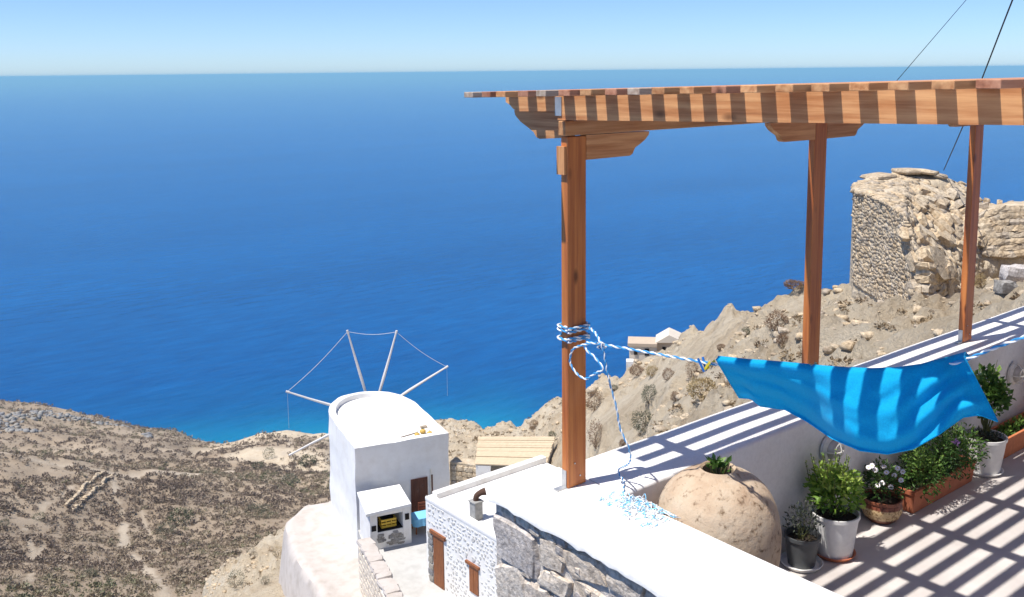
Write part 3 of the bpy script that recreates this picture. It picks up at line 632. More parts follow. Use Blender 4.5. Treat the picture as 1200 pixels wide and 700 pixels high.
def wrap(zz, dz, g=0.011):
    a, b_ = WX + g, WY + g; cxp, cyp = 0.036, 0.027
    P = [(cxp - a, cyp - b_, zz), (cxp, cyp - b_ - .002, zz + dz * .2), (cxp + a, cyp - b_, zz + dz * .3), (cxp + a, cyp + b_, zz + dz * .5), (cxp - a, cyp + b_, zz + dz * .8), (cxp - a, cyp - b_, zz + dz)]
    twisted(wr, np.array(P), 0.0085, 0.07)
wrap(0.915, 0.012); wrap(0.897, 0.010); wrap(0.845, 0.012); wrap(0.862, -0.006)
wr.build('winding', [MT['rope_w'], MT['rope_b']], cl, smooth=True)
kn = MB()
twisted(kn, np.array([(0.10, -0.02, 0.91), (0.06, -0.12, 0.90), (0.02, -0.20, 0.872), (0.0, -0.235, 0.86)]), 0.007, 0.06)
twisted(kn, np.array([(0.0, -0.235, 0.866), (-0.01, -0.25, 0.885), (-0.015, -0.225, 0.88), (-0.01, -0.21, 0.86), (0.005, -0.235, 0.85), (0.01, -0.25, 0.868)]), 0.008, 0.06)
lp = [onx(x, y, -0.04) for x, y in ((700, 402), (684, 404), (670, 412), (668, 424), (675, 437), (686, 444), (697, 438), (706, 432), (698, 420), (686, 408), (684, 403))]
twisted(kn, np.array(lp), 0.0065, 0.07)
kn.build('knot', [MT['rope_w'], MT['rope_b']], cl, smooth=True)
tl = MB(); tp = [onx(x, y, -0.02) for x, y in ((704, 402), (706, 415), (708, 435), (711, 455), (716, 480), (719, 505), (726, 525))]
tp = [p * (1 - k_ / 6) + (p + np.array([0.06, 0, 0])) * (k_ / 6) for k_, p in enumerate(tp)]
tp += [np.array([0.31, -0.06, 0.012]), np.array([0.27, -0.13, 0.010]), np.array([0.20, -0.20, 0.010]), np.array([0.13, -0.28, 0.010]), np.array([0.10, -0.36, 0.012])]
twisted(tl, np.array(tp), 0.0055, 0.06)
tl.build('loose_tail', [MT['rope_w'], MT['rope_b']], cl, smooth=True)
# frayed heap of the same rope on the wall corner
fr = MB(); r2 = np.random.default_rng(5)
for q in range(46):
    c0 = np.array([r2.uniform(0.03, 0.20), r2.uniform(-0.55, -0.26), 0.008]); pts = [c0]; d0 = r2.uniform(0, 6.28)
    for s_ in range(9):
        d0 += r2.normal(0, 0.9); st = r2.uniform(0.018, 0.035); c0 = c0 + np.array([math.cos(d0) * st, math.sin(d0) * st, 0])
        h_ = 0.006 + abs(r2.normal(0, 0.022)) * math.exp(-((c0[0] - .12) ** 2 + (c0[1] + .40) ** 2) / 0.02)
        if c0[0] > 0.158 and c0[1] < -0.24: h_ = 0.006 - 0.45 * (c0[0] - 0.155)
        c0 = np.array([np.clip(c0[0], -0.05, 0.24), np.clip(c0[1], -0.62, -0.2), h_]); pts.append(c0)
    P = smooth_path(np.array(pts), 22); fr.tube(P, 0.0028, 4, miseq=[((i // 3) + q) % 3 % 2 for i in range(21)])
tag(fr.build('rope_tangle', [MT['rope_w'], flat('pale_blue_strand', (0.22, 0.55, 0.80), 0.6)], loc=(0.1, -0.4, 0.0), smooth=True), 'frayed heap of pale blue and white cord on the white cap', 'cord')

# towel
m, t, b = new_mat('turquoise_terry'); MT['towel'] = m
v = mapping(t); nz_ = noise(t, v, 160, 3)
c = ramp(t, nz_, [(0.3, (0.008, 0.48, 0.80)), (0.7, (0.014, 0.60, 0.92))]); t.links.new(c, b.inputs['Base Color'])
b.inputs['Roughness'].default_value = 0.9; b.inputs['Specular IOR Level'].default_value = 0.15; b.inputs['Sheen Weight'].default_value = 0.15
bump(t, b, nz_, 0.5, 0.003)
trn = N(t, 'ShaderNodeBsdfTranslucent'); t.links.new(c, trn.inputs[0]); msh = N(t, 'ShaderNodeMixShader'); msh.inputs[0].default_value = 0.5
oo = [n_ for n_ in t.nodes if n_.type == 'OUTPUT_MATERIAL'][0]; t.links.new(b.outputs[0], msh.inputs[1]); t.links.new(trn.outputs[0], msh.inputs[2]); t.links.new(msh.outputs[0], oo.inputs[0])
TOPX = [(0, 838, 424), (0.1, 872, 427.5), (0.2, 901, 429.5), (0.3, 931, 432), (0.4, 961, 434.5), (0.5, 990, 436.5), (0.6, 1019, 437.5), (0.7, 1048, 436.5), (0.8, 1076, 433), (0.9, 1103, 426), (1, 1128, 419)]
BOTX = [(0, 866, 466), (0.06, 880, 467), (0.1, 891, 476), (0.2, 920, 480), (0.3, 946, 494), (0.4, 975, 514), (0.5, 1008, 528), (0.6, 1040, 532), (0.7, 1070, 526), (0.8, 1100, 509), (0.88, 1128, 489), (0.94, 1148, 486), (1, 1169, 494)]
TOPX = np.array(TOPX); BOTX = np.array(BOTX); NU, NV = 120, 44
GV = np.zeros((NU + 1, NV + 1, 3))
for i in range(NU + 1):
    u = i / NU; tx_, ty_ = np.interp(u, TOPX[:, 0], TOPX[:, 1]), np.interp(u, TOPX[:, 0], TOPX[:, 2]); bx_, by_ = np.interp(u, BOTX[:, 0], BOTX[:, 1]), np.interp(u, BOTX[:, 0], BOTX[:, 2])
    for j in range(NV + 1):
        w_ = j / NV; sx = tx_ + (bx_ - tx_) * w_; sy = ty_ - 4.5 + (by_ - ty_ + 4.5) * w_
        bulge = 0.09 * math.sin(math.pi * min(1, w_ * 0.62)) * math.sin(math.pi * u) ** 0.7
        # folds hanging from the two fixed ends towards the sagging belly
        f1 = math.sin(11 * (w_ - 0.9 * u + 0.25 * u * u) * 1.6) * math.exp(-((u - 0.25) / 0.28) ** 2) * 0.016 * min(1, 3 * w_)
        f2 = math.sin(13 * (w_ - 1.25 * (1 - u)) * 1.5) * math.exp(-((u - 0.82) / 0.16) ** 2) * 0.020 * min(1, 3 * w_)
        f3 = 0.030 * math.exp(-((w_ - 0.86 - 0.1 * math.sin(3 * u)) / 0.07) ** 2) * math.exp(-((u - 0.5) / 0.28) ** 2)
        f4 = -0.05 * math.exp(-((u - 0.965 - 0.05 * (w_ - 0.3)) / 0.05) ** 2) * (1 - 0.6 * w_)
        lf = min(1, max(0, (0.50 - u) / 0.22)); lf = lf * lf * (3 - 2 * lf)          # the left half is blown inwards
        off = -(bulge * (1 - lf) + 0.6 * f1 + f2 - f3) - f4 - 0.030 + 0.004 * min(1, 4 * w_) * float(fbm(np.array([[u * 1.4, w_ * 0.5, 0]]), 0.06, 2, 5)[0]) + 0.17 * lf * max(0, w_ - 0.12)
        GV[i, j] = onplane(sx, sy, PP + PN * off, PN)
GV[:, 0] = GV[:, 1] + np.array([0.065, 0, -0.02]); GV[:, 1] += np.array([0.02, 0, 0.010])   # the top edge turned over the rope
d_ = np.cross(GV[1:, :-1] - GV[:-1, :-1], GV[:-1, 1:] - GV[:-1, :-1]); 
nrm = np.zeros_like(GV); nrm[:-1, :-1] = d_; nrm[-1] = nrm[-2]; nrm[:, -1] = nrm[:, -2]; nrm /= np.linalg.norm(nrm, axis=-1, keepdims=True) + 1e-12
A_ = GV + nrm * 0.002; B_ = GV - nrm * 0.002; gi = np.arange((NU + 1) * (NV + 1)).reshape(NU + 1, NV + 1); nb = gi.size
q1 = np.stack([gi[:-1, :-1], gi[1:, :-1], gi[1:, 1:], gi[:-1, 1:]], -1).reshape(-1, 4)
rim = np.concatenate([gi[:, 0], gi[-1, 1:], gi[::-1, -1][1:], gi[0, ::-1][1:]]); rm = np.stack([rim[:-1], rim[1:], rim[1:] + nb, rim[:-1] + nb], -1)
tw = np_obj('beach_towel', np.concatenate([A_.reshape(-1, 3), B_.reshape(-1, 3)]), np.concatenate([q1, q1[:, ::-1] + nb, rm]), [MT['towel']], loc=(-0.1, -1.6, 0.8), smooth=True)
tag(tw, 'bright turquoise towel sagging from the clothesline', 'towel')
# hems
LOC[tw] = (-0.1, -1.6, 0.8)
hm_ = MB(); hm_.tube([GV[i, NV] for i in range(0, NU + 1, 2)], 0.004, 5); hm_.tube([GV[NU, j] for j in range(0, NV + 1, 2)], 0.004, 5); hm_.tube([GV[0, j] for j in range(0, NV + 1, 2)], 0.004, 5)
hm_.build('hem', MT['towel'], tw, smooth=True)
def peg(name, label, pos, mat, tilt, cat='clothespin'):
    p = thing(name, label, cat, pos); ex = np.array([0, math.sin(tilt), math.cos(tilt)]); ey = np.array([0, math.cos(tilt), -math.sin(tilt)]); c0 = np.array(pos)
    for s_ in (-1, 1):
        pts = [c0 + ex * a + ey * 0.0 + np.array([1., 0, 0]) * (s_ * b_) for a, b_ in ((-0.042, 0.0045), (-0.01, 0.010), (0.03, 0.016))]
        mb = MB(); mb.prism([pts[0] - ey * .006, pts[1] - ey * .006, pts[2] - ey * .006, pts[2] - ey * .006 + np.array([s_ * .005, 0, 0]), pts[1] - ey * .006 + np.array([s_ * .005, 0, 0]), pts[0] - ey * .006 + np.array([s_ * .005, 0, 0])], ey * .012)
        mb.build('jaw', mat, p)
    mb = MB(); mb.tube([c0 - ey * 0.008 + ex * .0, c0 + ey * 0.008 + ex * .0], 0.0055, 8); mb.build('spring', MT['galv'], p)
peg('clothespin', 'yellow plastic clothespin at the upper towel corner beside the blue one', onplane(831, 428, PP, PN), MT['pin_y'], -0.7)
peg('clothespin', 'blue plastic clothespin on the rope beside the yellow one', onplane(823, 426, PP, PN), MT['pin_b'], 0.45)
peg('clothespin', 'small wooden clothespin halfway along the towel top edge', onplane(953, 433, PP, PN), MT['pin_w'], 0.0)

# ------------------------------------------------------------------ unseen white house and roof terrace, added to bounce light onto the pergola
hs = thing('added_white_house', 'unseen white plastered house added at the rafter ends for bounce light', 'house', (5, -5.5, -0.85))
mb = MB(); mb.box((5.16, -6.1, 1.2), (4.8, 2.75, 2.05)); mb.build('wall', MT['white'], hs)
mb = MB(); mb.box((4.2, -3.335, 0.18), (0.48, 0.015, 1.03)); dd = mb.build('door', MT['door2'], hs)
mb = MB(); mb.box((3.82, -3.315, 0.2), (0.012, 0.02, 0.05)); mb.build('handle', MT['galv'], dd)
nt_ = thing('added_roof_terrace', 'unseen white plastered roof terrace added under the camera for bounce light', 'terrace', (-5, -5, -3))
c0 = CAM[:2] + 1.6 * _fw[:2]
pl = [c0 + _rt[:2] * 2.2, c0 - _rt[:2] * 3.5, c0 - _rt[:2] * 4 - _fw[:2] * 6, c0 + _rt[:2] * 2.2 - _fw[:2] * 6]
mb = MB(); mb.prism([(p[0], p[1], -7) for p in pl], (0, 0, 7.65)); mb.build('slab', MT['white'], nt_)

# ------------------------------------------------------------------ foliage helpers
def leaves(C, size, n_dir, tint, seed=0, asp=0.5, fold=0.25):
    """diamond leaves: centres C[n,3], half length size[n], growing direction n_dir[n,3]"""
    r_ = np.random.default_rng(seed); n = len(C); d = n_dir / (np.linalg.norm(n_dir, axis=1, keepdims=True) + 1e-9)
    q = r_.normal(size=(n, 3)); s = np.cross(d, q); s /= np.linalg.norm(s, axis=1, keepdims=True) + 1e-9; u = np.cross(s, d)
    L = size[:, None]
    V = np.stack([C - d * L, C + s * L * asp + u * L * fold, C + d * L, C - s * L * asp + u * L * fold], 1).reshape(-1, 3)
    b_ = np.arange(n)[:, None] * 4; F = np.concatenate([b_ + np.array([[0, 1, 2]]), b_ + np.array([[0, 2, 3]])])
    return V, F, np.repeat(tint, 4)
def dome(n, c, rx, ry, rz, seed, shell=0.55, zlow=-0.4):
    r_ = np.random.default_rng(seed); d = r_.normal(size=(n * 2, 3)); d /= np.linalg.norm(d, axis=1, keepdims=True); d = d[d[:, 2] > zlow][:n]
    rr = (shell + (1 - shell) * r_.random(len(d)) ** 0.6); lump = 1 + 0.22 * fbm(d * 1.0 + seed, 0.55, 2, seed)
    return np.array(c) + d * (rr * lump)[:, None] * np.array([rx, ry, rz]), d
def foliage(name, c, r3, n, size, mat, parent, seed, zlow=-0.4, asp=0.5, up=0.3, shell=0.4):
    P, d = dome(n, c, *r3, seed, shell, zlow); r_ = np.random.default_rng(seed + 1)
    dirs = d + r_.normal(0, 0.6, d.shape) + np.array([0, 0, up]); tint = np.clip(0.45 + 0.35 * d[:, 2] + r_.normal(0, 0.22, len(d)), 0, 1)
    V, F, T = leaves(P, size * r_.uniform(0.6, 1.3, len(P)), dirs, tint, seed, asp)
    return np_obj(name, V, F, [mat], parent, attrs={'tint': T}, kind='stuff')
def stems(c, r3, n, mat, parent, seed, rad=0.004):
    r_ = np.random.default_rng(seed); mb = MB(); base = np.array(c) - np.array([0, 0, r3[2] * 0.9])
    for i in range(n):
        e = np.array(c) + r_.normal(0, 0.45, 3) * np.array(r3); mid = (base + e) / 2 + r_.normal(0, 0.12, 3) * np.array(r3)
        mb.tube(smooth_path(np.array([base + r_.normal(0, 0.12, 3) * np.array([r3[0], r3[1], 0]), mid, e]), 5), [rad, rad * .9, rad * .8, rad * .6, rad * .4], 4)
    return mb.build('stems', mat, parent, kind='stuff')

# ------------------------------------------------------------------ urn
m, t, b = new_mat('old_clay_jar'); MT['urn'] = m
v = mapping(t); n1 = ramp(t, noise(t, v, 2.6, 6, 0.62), [(0.3, (0.34, 0.22, 0.14)), (0.48, (0.49, 0.375, 0.265)), (0.68, (0.56, 0.475, 0.365))])
pit = ramp(t, noise(t, v, 24, 5, 0.65), [(0.30, (0.32, 0.27, 0.22)), (0.45, (1, 1, 1))]); c = mix(t, 1.0, n1, pit, 'MULTIPLY')
gr = N(t, 'ShaderNodeSeparateXYZ'); t.links.new(v, gr.inputs[0])
pk = ramp(t, noise(t, v, 1.3, 3), [(0.52, (0, 0, 0)), (0.66, (0.7, 0.7, 0.7))]); c = mix(t, pk, c, (0.50, 0.245, 0.15))
t.links.new(c, b.inputs['Base Color']); b.inputs['Roughness'].default_value = 0.9; b.inputs['Specular IOR Level'].default_value = 0.2
bump(t, b, noise(t, v, 13, 8, 0.68), 0.7, 0.02)
UC = (0.515, -0.60)
urn = thing('clay_urn', 'huge round old clay storage jar in the wall corner', 'urn', (UC[0], UC[1], FZ))
pr = [(0.0, 0.0), (0.15, 0.0), (0.19, 0.05), (0.245, 0.17), (0.30, 0.33), (0.334, 0.50), (0.343, 0.62), (0.338, 0.72), (0.318, 0.81), (0.282, 0.885), (0.232, 0.94), (0.180, 0.975), (0.135, 0.994), (0.112, 1.004), (0.100, 1.022), (0.092, 1.024), (0.083, 1.012), (0.080, 0.98), (0.08, 0.93), (0.0, 0.93)]
pp = smooth_path(np.array([(a, 0, z_) for a, z_ in pr[1:17]]), 60); pr2 = [(0.0, 0.0)] + [(p[0], p[2]) for p in pp] + [(0.08, 0.93)]
mb = MB(); mb.lathe([(r_, z_ + FZ) for r_, z_ in pr2], (UC[0], UC[1], 0), 96, wob=0.006)
ub = mb.build('body', MT['urn'], urn, smooth=True)
mb = MB(); mb.lathe([(0.0, FZ + 0.945), (0.079, FZ + 0.945), (0.079, FZ + 0.93)], (UC[0], UC[1], 0), 24); mb.build('soil', MT['soil'], urn)
# succulent growing from the mouth
sp = thing('succulent', 'small green succulent sprouting from the mouth of the clay jar', 'plant', (UC[0], UC[1], FZ + 0.95))
r_ = np.random.default_rng(3); PL = []; DL = []
for q in range(44):
    a = r_.uniform(0, 6.28); rr = r_.uniform(0, 0.075); PL.append((UC[0] + rr * math.cos(a) + 0.005, UC[1] + rr * math.sin(a), FZ + 1.02 + r_.uniform(0, 0.05))); DL.append((math.cos(a), math.sin(a), r_.uniform(0.3, 1.6)))
V, F, T = leaves(np.array(PL), r_.uniform(0.016, 0.034, 44), np.array(DL), r_.uniform(0.2, 0.9, 44), 4, 0.55, 0.2)
np_obj('foliage', V, F, [MT['mgreen']], sp, attrs={'tint': T}, kind='stuff')
mb = MB()
for q in range(9):
    a = q * 0.7; mb.tube([(UC[0] + .02 * math.cos(a), UC[1] + .02 * math.sin(a), FZ + .945), (UC[0] + .05 * math.cos(a), UC[1] + .05 * math.sin(a), FZ + 1.04)], [0.006, 0.004], 5)
mb.build('stems', MT['stem'], sp, kind='stuff')

# ------------------------------------------------------------------ potted plants
def pot_profile(rb, rt_, h, lip=0.008, lh=0.022, th=0.008):
    return [(0, 0), (rb, 0), (rt_ - lip * 0.6, h - lh), (rt_ + lip * 0.4, h - lh), (rt_ + lip * 0.4, h), (rt_ - th, h), (rt_ - th - 0.004, h - 0.05), (0, h - 0.05)]
def pot(parent, x, y, z, rb, rt_, h, mat, saucer=None, sr=None):
    mb = MB(); mb.lathe([(a, z + c_) for a, c_ in pot_profile(rb, rt_, h)[:-1]], (x, y, 0), 40); mb.build('pot', mat, parent, smooth=True)
    mb = MB(); mb.lathe([(0, z + h - 0.035), (rt_ * 0.5, z + h - 0.030), (rt_ - 0.011, z + h - 0.04), (rt_ - 0.011, z + h - 0.055)], (x, y, 0), 30); mb.build('soil', MT['soil'], parent)
    if saucer:
        mb = MB(); mb.lathe([(0, FZ + 0.002), (sr * 0.85, FZ + 0.002), (sr, FZ + 0.028), (sr - 0.006, FZ + 0.03), (sr * 0.82, FZ + 0.010), (0, FZ + 0.010)], (x, y, 0), 40); mb.build('saucer', saucer, parent, smooth=True)
P1 = (1.90, -0.455)
p1 = thing('potted_basil', 'bushy light green basil in a white pot on a red saucer', 'potted plant', (*P1, FZ))
pot(p1, *P1, FZ + 0.011, 0.115, 0.152, 0.285, MT['pot_w'], MT['terra'], 0.138)
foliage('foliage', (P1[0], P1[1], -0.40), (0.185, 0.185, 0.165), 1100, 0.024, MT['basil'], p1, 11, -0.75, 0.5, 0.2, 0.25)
stems((P1[0], P1[1], -0.42), (0.15, 0.15, 0.18), 16, MT['stem'], p1, 12)
r_ = np.random.default_rng(8); PL = []; DL = []; mb = MB()
for q in range(20):
    a = r_.uniform(0, 6.28); rr = r_.uniform(0.02, 0.17); x_, y_ = P1[0] + rr * math.cos(a), P1[1] + rr * math.sin(a); z0 = -0.27 - rr * 0.35; hh = r_.uniform(0.06, 0.13); lean = np.array([math.cos(a) * .35, math.sin(a) * .35, 1])
    mb.tube([(x_, y_, z0 - 0.05), np.array([x_, y_, z0]) + lean * hh], 0.002, 4)
    for w_ in np.linspace(0.1, 1, 6):
        for s_ in range(3): PL.append(np.array([x_, y_, z0]) + lean * hh * w_ + r_.normal(0, 0.004, 3)); DL.append(r_.normal(0, 1, 3) + np.array([0, 0, .6]))
mb.build('flower_stalks', MT['stem'], p1, kind='stuff')
V, F, T = leaves(np.array(PL), np.full(len(PL), 0.0075), np.array(DL), r_.uniform(0.3, 1, len(PL)), 4, 0.5); np_obj('flower_spikes', V, F, [MT['basil']], p1, attrs={'tint': T}, kind='stuff')

PD = (1.62, -0.40)
pd_ = thing('potted_herb', 'sparse grey-green herb in a charcoal pot on a white saucer', 'potted plant', (*PD, FZ))
pot(pd_, *PD, FZ + 0.011, 0.085, 0.112, 0.20, MT['pot_g'], MT['pot_w'], 0.135)
foliage('foliage', (PD[0], PD[1], -0.55), (0.12, 0.12, 0.13), 320, 0.014, MT['gleaf'], pd_, 21, -0.6, 0.35, 0.4, 0.2)
stems((PD[0], PD[1], -0.56), (0.12, 0.12, 0.14), 16, MT['stem'], pd_, 22, 0.0025)

PT = (2.59, -0.385)
m, t, b = new_mat('banded_pottery'); MT['banded'] = m
v = mapping(t); sx_ = N(t, 'ShaderNodeSeparateXYZ'); t.links.new(v, sx_.inputs[0])
mr = N(t, 'ShaderNodeMapRange'); mr.inputs['From Min'].default_value = 0.0; mr.inputs['From Max'].default_value = 0.17; t.links.new(sx_.outputs[2], mr.inputs[0])
band = ramp(t, mr.outputs[0], [(0.0, (0.16, 0.06, 0.035)), (0.22, (0.18, 0.07, 0.04)), (0.26, (0.55, 0.40, 0.22)), (0.66, (0.55, 0.40, 0.22)), (0.70, (0.20, 0.06, 0.035)), (1, (0.26, 0.09, 0.05))])
spk = ramp(t, noise(t, v, 60, 3), [(0.42, (0.45, 0.35, 0.25)), (0.5, (1, 1, 1))]); t.links.new(mix(t, 1.0, band, spk, 'MULTIPLY'), b.inputs['Base Color']); b.inputs['Roughness'].default_value = 0.45
p2 = thing('potted_daisy', 'white flowering daisy bush in a round banded clay pot', 'potted plant', (*PT, FZ))
mb = MB(); mb.lathe([(a, FZ + c_) for a, c_ in [(0, 0.002), (0.085, 0.002), (0.115, 0.03), (0.137, 0.075), (0.139, 0.115), (0.130, 0.145), (0.137, 0.152), (0.137, 0.17), (0.124, 0.17), (0.12, 0.13)]], (*PT, 0), 40); mb.build('pot', MT['banded'], p2, smooth=True)
mb = MB(); mb.lathe([(0, FZ + .145), (0.122, FZ + .14)], (*PT, 0), 24); mb.build('soil', MT['soil'], p2)
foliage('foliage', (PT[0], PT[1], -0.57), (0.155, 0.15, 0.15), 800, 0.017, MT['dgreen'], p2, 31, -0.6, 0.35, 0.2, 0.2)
r_ = np.random.default_rng(12); st_ = MB(); flw = []
for px_, py_ in ((1006 + 16, 546), (1036, 547), (1039, 554), (1026, 551), (1052, 549), (1058, 553), (1048, 557), (1056, 563), (1034, 566), (1029, 569), (1018, 548), (1044, 571)):
    d0 = r_.uniform(-0.06, 0.04); fc = onplane(px_, py_, np.array([PT[0], PT[1] - 0.10 + d0, 0]), np.array([0.45, 0.9, 0]))
    st_.tube([(PT[0], PT[1], -0.66), (np.array([PT[0], PT[1], -0.58]) + fc) / 2, fc], 0.002, 4); flw.append(fc)
st_.build('flower_stalks', MT['stem'], p2, kind='stuff')
for fc in flw:
    nv = (CAM - fc); nv = nv / np.linalg.norm(nv) + np.array([-0.2, 0.1, 0.9]) + r_.normal(0, 0.25, 3); nv /= np.linalg.norm(nv); a1 = np.cross(nv, (0, 0, 1.)); a1 /= np.linalg.norm(a1); a2 = np.cross(nv, a1)
    mb = MB()
    for kk in range(9):
        an = kk * 2 * math.pi / 9; dr = math.cos(an) * a1 + math.sin(an) * a2; sd_ = np.cross(nv, dr); R_ = 0.021
        mb.add([fc, fc + dr * R_ * .6 + sd_ * R_ * .3 + nv * .003, fc + dr * R_ + nv * .001, fc + dr * R_ * .6 - sd_ * R_ * .3 + nv * .003], [(0, 1, 2, 3)])
    mb.tube([fc, fc + nv * 0.004], 0.005, 6, mi=1)
    mb.build('flower', [MT['petal'], flat('flower_eye', (0.55, 0.42, 0.16)) if 'flower_eye' not in bpy.data.materials else bpy.data.materials['flower_eye']], p2)

def planter(name, label, x0, x1, y0, y1, h, mat):
    p = thing(name, label, 'planter', ((x0 + x1) / 2, (y0 + y1) / 2, FZ)); cx_, cy_ = (x0 + x1) / 2, (y0 + y1) / 2; hx, hy = (x1 - x0) / 2, (y1 - y0) / 2; zb = FZ + 0.003
    # trough: tapered outer, open top
    o0 = [(-hx * .96, -hy * .88), (hx * .96, -hy * .88), (hx * .96, hy * .88), (-hx * .96, hy * .88)]; o1 = [(-hx, -hy), (hx, -hy), (hx, hy), (-hx, hy)]; i1 = [(a - math.copysign(.014, a), c_ - math.copysign(.014, c_)) for a, c_ in o1]
    rim_ = [(a + math.copysign(.007, a), c_ + math.copysign(.007, c_)) for a, c_ in o1]
    lay = [(o0, 0), (o1, h - .03), (rim_, h - .03), (rim_, h), (i1, h), (i1, h - .045)]
    V = [(cx_ + a, cy_ + c_, zb + z_) for L, z_ in lay for a, c_ in L]; F = [(3, 2, 1, 0)]
    for q in range(5): F += [(q * 4 + i, q * 4 + (i + 1) % 4, q * 4 + 4 + (i + 1) % 4, q * 4 + 4 + i) for i in range(4)]
    mb = MB(); mb.add(V, F); mb.build('trough', mat, p)
    mb = MB(); mb.box((cx_, cy_, zb + h - .06), (hx - .016, hy - .016, .02)); mb.build('soil', MT['soil'], p)
    return p
pa = planter('flower_trough', 'long terracotta trough overflowing with dark green leafy flowers', 2.82, 3.72, -0.50, -0.29, 0.17, MT['terra'])
for q, (fx, fy, fz, rx, ry, rz, mk, n_) in enumerate(((3.00, -0.44, -0.60, 0.20, 0.19, 0.22, 'mgreen', 1100), (3.25, -0.44, -0.53, 0.22, 0.21, 0.26, 'dgreen', 1200), (3.55, -0.45, -0.56, 0.22, 0.19, 0.22, 'mgreen', 1000))):
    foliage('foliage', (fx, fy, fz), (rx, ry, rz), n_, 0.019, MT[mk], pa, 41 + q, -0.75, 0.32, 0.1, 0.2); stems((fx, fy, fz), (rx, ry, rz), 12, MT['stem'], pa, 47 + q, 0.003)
fc = onplane(1121, 519, np.array([3.3, -0.56, 0]), np.array([0.3, 0.95, 0])); r_ = np.random.default_rng(2)
mb = MB(); mb.tube([fc - np.array([0, -0.03, 0.12]), fc], 0.0025, 4); mb.build('flower_stalk', MT['stem'], pa)
PL = fc + r_.normal(0, 0.010, (26, 3)); V, F, T = leaves(PL, np.full(26, 0.014), r_.normal(0, 1, (26, 3)), np.full(26, .5), 3, .6); np_obj('violet_flower', V, F, [MT['petal_p']], pa)

P3 = (3.96, -0.45)
p3 = thing('potted_shrub', 'tall leafy green shrub in a large white pot and white saucer', 'potted plant', (*P3, FZ))
pot(p3, *P3, FZ + 0.011, 0.122, 0.160, 0.285, MT['pot_w'], MT['pot_w'], 0.15)
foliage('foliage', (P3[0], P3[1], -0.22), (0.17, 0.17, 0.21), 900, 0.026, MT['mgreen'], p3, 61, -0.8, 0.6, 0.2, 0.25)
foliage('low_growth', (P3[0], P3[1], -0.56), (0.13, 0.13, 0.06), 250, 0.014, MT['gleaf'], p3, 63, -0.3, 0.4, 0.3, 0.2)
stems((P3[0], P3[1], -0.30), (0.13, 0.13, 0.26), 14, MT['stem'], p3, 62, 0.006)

pb = planter('flower_trough', 'orange terracotta trough with small seedlings beside the tall shrub', 4.24, 5.15, -0.46, -0.27, 0.17, flat('orange_terracotta', (0.50, 0.17, 0.075), 0.7, 0.3))
foliage('foliage', (4.65, -0.36, -0.70), (0.40, 0.08, 0.09), 260, 0.020, MT['mgreen'], pb, 71, -0.1, 0.5, 0.5, 0.2); stems((4.65, -0.36, -0.68), (0.30, 0.06, 0.08), 14, MT['stem'], pb, 72, 0.003)
P4 = (5.30, -0.50)
p4 = thing('potted_purple_shrub', 'dark purple-leaved shrub in a terracotta pot by the wall', 'potted plant', (*P4, FZ))
pot(p4, *P4, FZ + 0.011, 0.13, 0.175, 0.30, MT['terra'], MT['terra'], 0.16)
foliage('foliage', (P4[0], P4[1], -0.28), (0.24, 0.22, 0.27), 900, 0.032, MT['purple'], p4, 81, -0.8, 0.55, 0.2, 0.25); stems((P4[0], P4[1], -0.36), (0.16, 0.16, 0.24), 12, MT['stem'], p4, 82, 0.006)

# ------------------------------------------------------------------ caged wall lamps
for lx, lz, lab in ((2.125, -0.245, 'round caged bulkhead lamp on the parapet above the basil'), (4.86, -0.29, 'round caged bulkhead lamp on the parapet beside the purple shrub')):
    L = thing('wall_lamp', lab, 'lamp', (lx, -0.24, lz), 'bulkhead lamps on the parapet'); ax = np.array([[1, 0, 0], [0, 0, -1.], [0, 1, 0]])   # z -> -y
    mb = MB(); mb.lathe([(0, 0), (0.095, 0), (0.095, 0.02), (0.082, 0.032), (0.066, 0.034), (0.066, 0.02), (0, 0.02)], (lx, -0.2425, lz), 36, axis=ax); mb.build('base_ring', MT['cage'], L, smooth=True)
    mb = MB(); mb.lathe([(0.062, 0.02), (0.06, 0.045), (0.045, 0.068), (0.02, 0.08), (0, 0.082)], (lx, -0.2425, lz), 28, axis=ax); mb.build('glass_dome', MT['glass_l'], L, smooth=True)
    for vert in (0, 1):
        pts = []
        for a in np.linspace(0, math.pi, 15): u_, d2 = 0.083 * math.cos(a), 0.026 + 0.075 * math.sin(a); pts.append((lx + (u_ if not vert else 0), -0.2425 - d2, lz + (u_ if vert else 0)))
        mb = MB(); mb.tube(pts, 0.0045, 6); mb.build('cage_bar', MT['cage'], L, smooth=True)
    mb = MB(); mb.tube([(lx + 0.052 * math.cos(a), -0.2425 - 0.085, lz + 0.052 * math.sin(a)) for a in np.linspace(0, 2 * math.pi, 25)], 0.004, 6); mb.build('cage_bar', MT['cage'], L, smooth=True)

